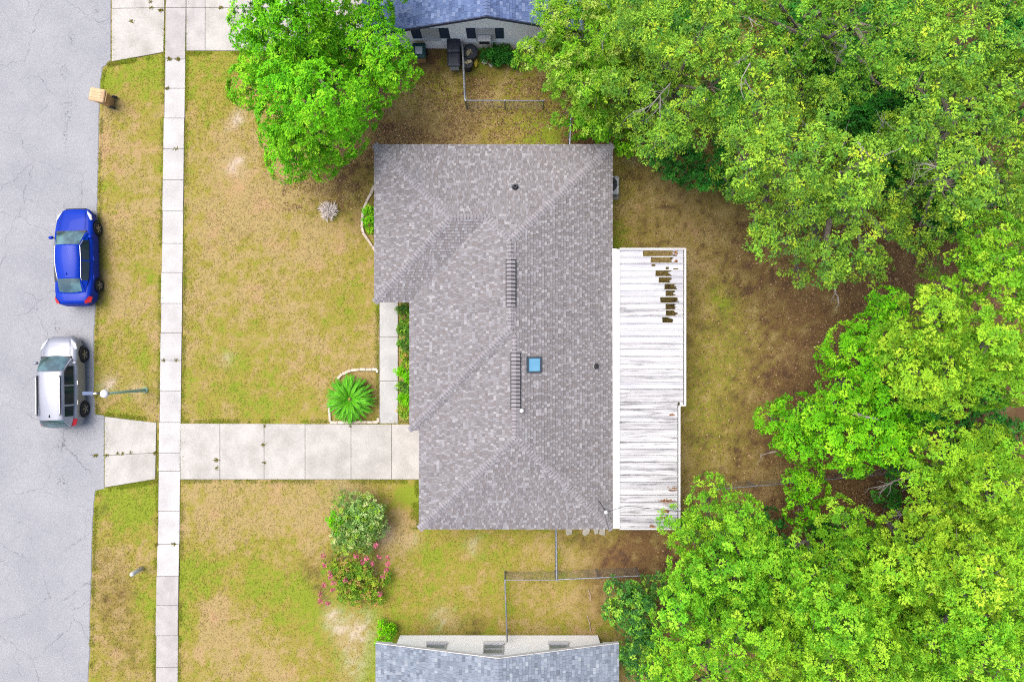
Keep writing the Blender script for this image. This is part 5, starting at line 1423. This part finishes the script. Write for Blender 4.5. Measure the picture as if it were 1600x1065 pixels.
# ------------------------------------------------------------------ cars
def loft(rows, closed=False):
    n = len(rows[0]); mb = MB(); pts = [p for r_ in rows for p in r_]; fs = []
    for i in range(len(rows) - 1):
        for k in range(n - 1): fs.append((i * n + k, i * n + k + 1, (i + 1) * n + k + 1, (i + 1) * n + k))
    return mb.add(pts, fs)
def interp(tab, s):
    return float(np.interp(s, [a for a, b in tab], [b for a, b in tab]))
def car(name, label, loc, rz, spec):
    L_, Wd = spec['L'], spec['W'] / 2
    t = thing(name, loc, label, 'car', 'cars parked at the kerb', rz)
    paint, glassm = spec['paint'], spec['glass']
    hw = lambda s: Wd * interp(spec['plan'], s)
    zt = lambda s: interp(spec['deck'], s)
    S = np.unique(np.concatenate([np.linspace(0, 1, 41), [.005, .015, .985, .995]]))
    rows = []
    for s in S:
        y = L_ / 2 - s * L_; w_ = hw(s); top = zt(s); sh = top - spec['shoulder'](s)
        lo = .20 + (.16 if s < .03 or s > .97 else 0)
        half = [(w_ * .86, lo), (w_ * .97, lo + .10), (w_ * .995, min(.45, sh - .1)), (w_ * 1.0, sh - .10), (w_ * .985, sh), (w_ * .93, sh + (top - sh) * .45), (w_ * .80, sh + (top - sh) * .82), (w_ * .45, top), (0, top + .012)]
        rows.append([(x, y, z) for x, z in half] + [(-x, y, z) for x, z in reversed(half[:-1])])
    mb = loft(rows)
    mb.poly([p for p in rows[0]]); mb.poly([p for p in reversed(rows[-1])])
    n = len(rows[0])
    for i in range(len(rows) - 1):   # underside
        mb.poly([rows[i][0], rows[i + 1][0], rows[i + 1][-1], rows[i][-1]])
    body = mb.build('body', paint, t, local=True, smooth=True)
    # wheel arches are cut out of the body
    bm = bmesh.new()
    cut = MB()
    for yw in spec['axles']:
        cut.lathe([(spec['tyre'] + .05, -Wd - .3), (spec['tyre'] + .05, Wd + .3)], (0, yw, spec['tyre'] - .0), 24, 'x')
    co = cut.build('cutter', paint, t, local=True)
    md = body.modifiers.new('arch', 'BOOLEAN'); md.operation = 'DIFFERENCE'; md.object = co; md.solver = 'EXACT'
    bpy.context.view_layer.update()
    dg = bpy.context.evaluated_depsgraph_get()
    me2 = bpy.data.meshes.new_from_object(body.evaluated_get(dg))
    body.modifiers.clear()
    if len(me2.polygons) > 50:
        body.data = me2
    bpy.data.objects.remove(co)
    bm.free()
    MB().box(-Wd * .82, Wd * .82, -L_ * .44, L_ * .44, .22, .62).build('underbody', m_black, t, local=True)
    for yw in spec['axles']:
        for sx in (-1, 1):
            xo = sx * (Wd - .105)
            T_ = spec['tyre']
            wh = MB().lathe([(T_ * .62, -.11), (T_ * .93, -.11), (T_, -.07), (T_, .07), (T_ * .93, .11), (T_ * .62, .11)], (xo, yw, T_), 28, 'x').build('wheel', mat('tyre', ob(46, 47, 52), .9), t, local=True)
            rim = MB().lathe([(T_ * .66, -.112), (T_ * .64, -.118), (T_ * .58, -.09), (T_ * .5, -.075), (T_ * .5, .075), (T_ * .58, .09), (T_ * .64, .118), (T_ * .66, .112)], (xo, yw, T_), 28, 'x')
            ro_ = rim.build('rim', mat('rim_dark', ob(70, 72, 78), .4, metal=.5), wh, local=True)
            for k in range(5):
                an = 2 * math.pi * k / 5 + .3; ca, sa = math.cos(an), math.sin(an)
                xs = xo + sx * .085
                def sp_(r_, o_, xx): return (xx, yw + r_ * ca - o_ * sa, T_ + r_ * sa + o_ * ca)
                lo4 = [sp_(.04, -.035, xs), sp_(T_ * .6, -.028, xs), sp_(T_ * .6, .028, xs), sp_(.04, .035, xs)]
                hi4 = [sp_(.04, -.03, xs + sx * .03), sp_(T_ * .6, -.02, xs + sx * .03), sp_(T_ * .6, .02, xs + sx * .03), sp_(.04, .03, xs + sx * .03)]
                MB().hexa(lo4, hi4).build('spoke', mat('rim_silver', ob(196, 198, 204), .3, metal=.6), wh, local=True)
    # cabin: rows across the car from cowl to tail, each row left to right
    cab = spec['cabin']         # list of (y, z_base, half_base, z_top, half_top) along the glasshouse
    G = spec['glass_pts']
    # roof skin
    yh0, yh1 = G['header'], G['rheader']
    rows = []
    m_ = 12
    for i in range(m_ + 1):
        tt = i / m_; y = yh0 + (yh1 - yh0) * tt
        hwid = G['roof_w'](tt); z = G['roof_z'](tt)
        rows.append([(hwid * math.sin(a), y, z - spec['crown'] * (1 - math.cos(a)) * 1.6 + 0) for a in np.linspace(-math.pi / 2, math.pi / 2, 15)])
    rmesh = loft(rows)
    lip = [[(p[0], p[1], p[2] - .03) for p in r_] for r_ in rows]
    roof_ = rmesh.build('roof', paint, t, local=True, smooth=True)
    edgeL = [r_[0] for r_ in rows]; edgeR = [r_[-1] for r_ in rows]
    def patch(a0, a1, b0, b1, bul=(0, 0, 0), nu=8, nv=5):
        """bilinear patch a0-a1 (bottom) to b0-b1 (top), bulged"""
        a0, a1, b0, b1 = map(np.array, (a0, a1, b0, b1)); bul = np.array(bul)
        rws = []
        for j in range(nv + 1):
            v = j / nv
            rws.append([tuple((a0 * (1 - u) + a1 * u) * (1 - v) + (b0 * (1 - u) + b1 * u) * v + bul * (4 * u * (1 - u))) for u in np.linspace(0, 1, nu + 1)])
        return loft(rws)
    cw, cz, cy = G['cowl_w'], G['cowl_z'], G['cowl_y']
    f0, f1 = rows[0][0], rows[0][-1]
    r0, r1_ = rows[-1][0], rows[-1][-1]
    bw, bz, by = G['back_w'], G['back_z'], G['back_y']
    # pillars and shell under the glass (body colour), then glass proud of it
    def front(v, u, off=0.0):
        pass
    fb = G.get('front_bul', .14); rb = G.get('rear_bul', -.10)
    topf = [Vector(p) for p in rows[0]]
    def screen(base_l, base_r, toprow, bul, nm, m_, inset_u, v0, v1, out):
        nr = 6; rws = []
        n_ = len(toprow)
        bl, br = Vector(base_l), Vector(base_r)
        us = np.linspace(inset_u, 1 - inset_u, 13)
        def topat(u):
            x = u * (n_ - 1); i = min(int(x), n_ - 2); f = x - i
            return toprow[i].lerp(toprow[i + 1], f)
        for j in range(nr + 1):
            v = v0 + (v1 - v0) * j / nr; row = []
            for u in us:
                b_ = bl.lerp(br, u) + Vector((0, bul * 4 * u * (1 - u), 0)); tp_ = topat(u)
                p = b_.lerp(tp_, v) + Vector((0, out * (1 if bul >= 0 else -1), out * .8)) + Vector((0, 0, .035 * math.sin(math.pi * v)))
                row.append(tuple(p))
            rws.append(row)
        return loft(rws).build(nm, m_, t, local=True, smooth=True)
    screen((-cw, cy, cz), (cw, cy, cz), topf, fb, 'front_pillar', paint, 0.0, 0, 1, 0)
    screen((-cw, cy, cz), (cw, cy, cz), topf, fb, 'windscreen', glassm, .055, .05, .95, .012)
    topr = [Vector(p) for p in rows[-1]]
    screen((-bw, by, bz), (bw, by, bz), topr, rb, 'rear_pillar', paint, 0.0, 0, 1, 0)
    screen((-bw, by, bz), (bw, by, bz), topr, rb, 'rear_window', glassm, .09, .12, .95, .012)
    # sides
    for sx in (-1, 1):
        eg = [Vector(p) for p in (edgeR if sx > 0 else edgeL)]
        top_line = [Vector((sx * cw, cy, cz))] + eg + [Vector((sx * bw, by, bz))]
        def belt(y):
            f = (cy - y) / (cy - by); w_ = interp(G['belt'], f)
            return Vector((sx * w_, y, interp(G['beltz'], f)))
        # skin
        rws = [[], []]
        for p in top_line:
            rws[0].append(tuple(belt(p.y))); rws[1].append(tuple(p))
        loft(rws).build('side_pillar', paint, t, local=True, smooth=True)
        # windows between fractions of the line
        def at_y(y):
            for a, b in zip(top_line, top_line[1:]):
                if b.y <= y <= a.y:
                    f = (a.y - y) / max(1e-6, a.y - b.y); return a.lerp(b, f)
            return top_line[-1]
        for (ya, yb_) in G['sides']:
            lo_, hi_ = [], []
            for y in np.linspace(ya, yb_, 9):
                b_ = belt(y); tp_ = at_y(y); o_ = Vector((sx * .012, 0, .004))
                lo_.append(tuple(b_.lerp(tp_, .05) + o_)); hi_.append(tuple(b_.lerp(tp_, .90) + o_))
            loft([lo_, hi_]).build('side_window', spec['side_glass'], t, local=True, smooth=True)
        if spec.get('chrome'):
            ch = [p + Vector((sx * .014, 0, .012)) for p in top_line[1:-1]]
            MB().tube([tuple(at_y(G['sides'][0][0]) + Vector((sx * .01, 0, .012)))] + [tuple(p) for p in ch if p.y < G['sides'][0][0]] + [tuple(at_y(G['sides'][-1][1]) + Vector((sx * .012, 0, .01)))], .014, 6).build('window_trim', mat('chrome', ob(226, 228, 232), .2, metal=.7), t, local=True)
        # mirror
        my = cy - .22; mbz = belt(my)
        mir = MB(); c_ = (mbz.x + sx * .13, my + .03, mbz.z + .06)
        mir.lathe([(.02, -.10), (.07, -.08), (.085, 0), (.07, .08), (.02, .10)], c_, 10, 'x'); mo = mir.build('mirror', spec['mirror'], t, local=True, smooth=True)
        MB().tube([tuple(mbz + Vector((-sx * .02, 0, .0))), c_], .025, 6).build('mirror_arm', m_black, mo, local=True)
        # handles
        for hy in spec['handles']:
            w_ = Wd * .995; MB().box(min(sx * (w_ - .02), sx * (w_ + .03)), max(sx * (w_ - .02), sx * (w_ + .03)), hy - .10, hy + .10, spec['hz'], spec['hz'] + .035).build('door_handle', spec['handle_m'], t, local=True)
        # lamps
        for nm, poly, m_ in (('headlight', spec['headlight'], mat('headlight', ob(214, 220, 230), .12, spec=.6)), ('tail_light', spec['taillight'], mat('tail_light', ob(206, 28, 40), .2, spec=.5))):
            MB().hexa([(sx * a, b, c - .05) for a, b, c in poly], [(sx * a, b, c) for a, b, c in poly]).build(nm, m_, t, local=True)
    # hood cut lines, cowl strip, wipers
    MB().hexa([(-cw * .95, cy + .02, cz - .03), (cw * .95, cy + .02, cz - .03), (cw * .95, cy + .12, cz - .03), (-cw * .95, cy + .12, cz - .03)], [(-cw * .95, cy + .02 , cz + .02), (cw * .95, cy + .02, cz + .02), (cw * .88, cy + .12, cz + .01), (-cw * .88, cy + .12, cz + .01)]).build('cowl_panel', m_black, t, local=True)
    fy = L_ / 2
    MB().hexa([(-.42, fy - .10, .38), (.42, fy - .10, .38), (.42, fy + .012, .36), (-.42, fy + .012, .36)], [(-.46, fy - .10, .62), (.46, fy - .10, .62), (.46, fy - .012, .58), (-.46, fy - .012, .58)]).build('grille', m_black, t, local=True)
    for sx in (-1, 1):
        MB().tube([(sx * .52, fy - .22 , zt(.05) + .018), (sx * .60, fy - spec['hoodlen'] * .5, zt(.15) + .016), (sx * .62, cy + .16, zt(spec['hoodlen'] / L_) + .012)], .007, 4).build('hood_seam', spec['seam'], t, local=True)
    q = G['roof_z'](.93)
    MB().hexa([(-.03, yh1 + .12, q - .02), (.03, yh1 + .12, q - .02), (.025, yh1 + .28, q - .02), (-.025, yh1 + .28, q - .02)], [(-.006, yh1 + .13, q + .07), (.006, yh1 + .13, q + .07), (.01, yh1 + .26, q + .015), (-.01, yh1 + .26, q + .015)]).build('antenna_fin', m_black if spec.get('rails') else paint, t, local=True)
    if spec.get('rails'):
        for sx in (-1, 1):
            w0 = spec['rails']; zr_ = G['roof_z'](.5) + .045
            MB().tube([(sx * w0, yh0 - .18, zr_ - .07), (sx * w0, yh0 - .26, zr_), (sx * w0, (yh0 + yh1) / 2, zr_ + .02), (sx * w0, yh1 + .3, zr_), (sx * w0, yh1 + .22, zr_ - .07)], .02, 6).build('roof_rail', mat('rail_chrome', ob(210, 214, 222), .3, metal=.7), t, local=True)
            MB().box(min(sx * w0, sx * (w0 - .05)), max(sx * w0, sx * (w0 - .05)), yh1 + .2, yh0 - .16, zr_ - .075, zr_ - .04).build('rail_base', m_black, t, local=True)
    return t
m_blue = mat('paint_blue', ob(0, 58, 190), .4, ob(0, 52, 178), scale=1, metal=.0, spec=.08, coat=.14)
m_silver = mat('paint_silver', ob(164, 169, 184), .4, ob(156, 162, 176), scale=1, metal=.3, spec=.4, coat=.3)
m_cglass = mat('car_glass', ob(40, 78, 88), .06, ob(84, 132, 140), scale=1.6, lo=.45, hi=.6, spec=.8, coat=.8)  # lighter teal patches are reflections painted into the glass colour
m_sglass = mat('car_side_glass', ob(26, 40, 46), .08, spec=.5, coat=.3)
sedan = dict(L=4.68, W=1.84, paint=m_blue, glass=m_cglass, side_glass=m_sglass, tyre=.33, axles=(1.38, -1.36), chrome=True, crown=.10, seam=mat('seam_blue', ob(8, 24, 120), .5), hoodlen=1.25, handles=(-.12, -1.0), hz=.80, handle_m=m_blue, mirror=m_blue,
    plan=[(0, .46), (.012, .62), (.04, .78), (.08, .88), (.14, .955), (.24, .99), (.5, 1.0), (.75, .985), (.86, .95), (.93, .88), (.975, .78), (1, .62)],
    deck=[(0, .50), (.01, .60), (.04, .70), (.12, .80), (.26, .93), (.34, .96), (.75, 1.0), (.84, 1.06), (.93, 1.07), (.975, 1.05), (.99, .92), (1, .72)],
    shoulder=lambda s: .14 if .1 < s < .9 else .10, cabin=None,
    glass_pts=dict(header=.45, rheader=-1.05, roof_w=lambda t: .56 + .05 * math.sin(math.pi * min(1, t * .9 + .05)) - .03 * t, roof_z=lambda t: 1.40 + .055 * math.sin(math.pi * (t * .8 + .12)) - .05 * t,
        cowl_w=.76, cowl_z=.955, cowl_y=1.08, back_w=.66, back_z=1.06, back_y=-1.72, front_bul=.14, rear_bul=-.10, belt=[(0, .76), (.12, .82), (.3, .845), (.6, .845), (.8, .80), (1, .66)], beltz=[(0, .955), (.5, .98), (1, 1.06)], sides=((.72, -.22), (-.28, -1.18))),
    headlight=[(.58, 2.20, .66), (.80, 1.98, .70), (.86, 1.74, .735), (.80, 1.72, .78), (.64, 2.02, .73)], taillight=[(.60, -2.26, 1.035), (.60, -2.16, 1.075), (.80, -1.92, 1.03), (.89, -1.95, .93), (.82, -2.20, .93)])
suv = dict(L=4.36, W=1.84, paint=m_silver, glass=m_cglass, side_glass=m_sglass, tyre=.37, axles=(1.30, -1.32), chrome=False, crown=.07, rails=.55, seam=mat('seam_grey', ob(112, 118, 134), .5), hoodlen=1.05, handles=(-.02, -.95), hz=.95, handle_m=mat('chrome', ob(226, 228, 232), .2, metal=.7), mirror=m_silver,
    plan=[(0, .48), (.012, .63), (.04, .78), (.08, .88), (.14, .955), (.24, .99), (.5, 1.0), (.8, .99), (.9, .95), (.955, .88), (.985, .78), (1, .66)],
    deck=[(0, .58), (.01, .70), (.04, .84), (.12, .95), (.24, 1.05), (.32, 1.08), (.8, 1.12), (.92, 1.10), (.97, 1.02), (.99, .90), (1, .70)],
    shoulder=lambda s: .15 if .1 < s < .9 else .12, cabin=None,
    glass_pts=dict(header=.52, rheader=-1.72, roof_w=lambda t: .60 + .03 * math.sin(math.pi * t) - .03 * t, roof_z=lambda t: 1.60 + .06 * math.sin(math.pi * (t * .75 + .15)) - .04 * t,
        cowl_w=.76, cowl_z=1.075, cowl_y=1.12, back_w=.70, back_z=1.09, back_y=-2.06, front_bul=.15, rear_bul=-.10, belt=[(0, .76), (.1, .82), (.3, .845), (.7, .845), (.9, .80), (1, .70)], beltz=[(0, 1.075), (.5, 1.10), (1, 1.12)], sides=((.78, -.10), (-.16, -1.02), (-1.1, -1.58))),
    headlight=[(.54, 2.06, .80), (.78, 1.84, .84), (.87, 1.58, .87), (.80, 1.54, .92), (.60, 1.86, .88)], taillight=[(.64, -2.10, 1.06), (.66, -2.0, 1.12), (.80, -1.72, 1.13), (.905, -1.74, 1.0), (.84, -2.02, .98)])
car('parked_car', 'blue four door sedan parked at the kerb', (-20.86, 4.02, .012), R(1.5), sedan)
car('parked_car', 'silver compact suv with roof rails parked at the kerb', (-21.52, -1.96, .012), R(.8), suv)

print('objects', len(bpy.data.objects), 'tris', sum(len(o.data.polygons) for o in bpy.data.objects if o.type == 'MESH'))
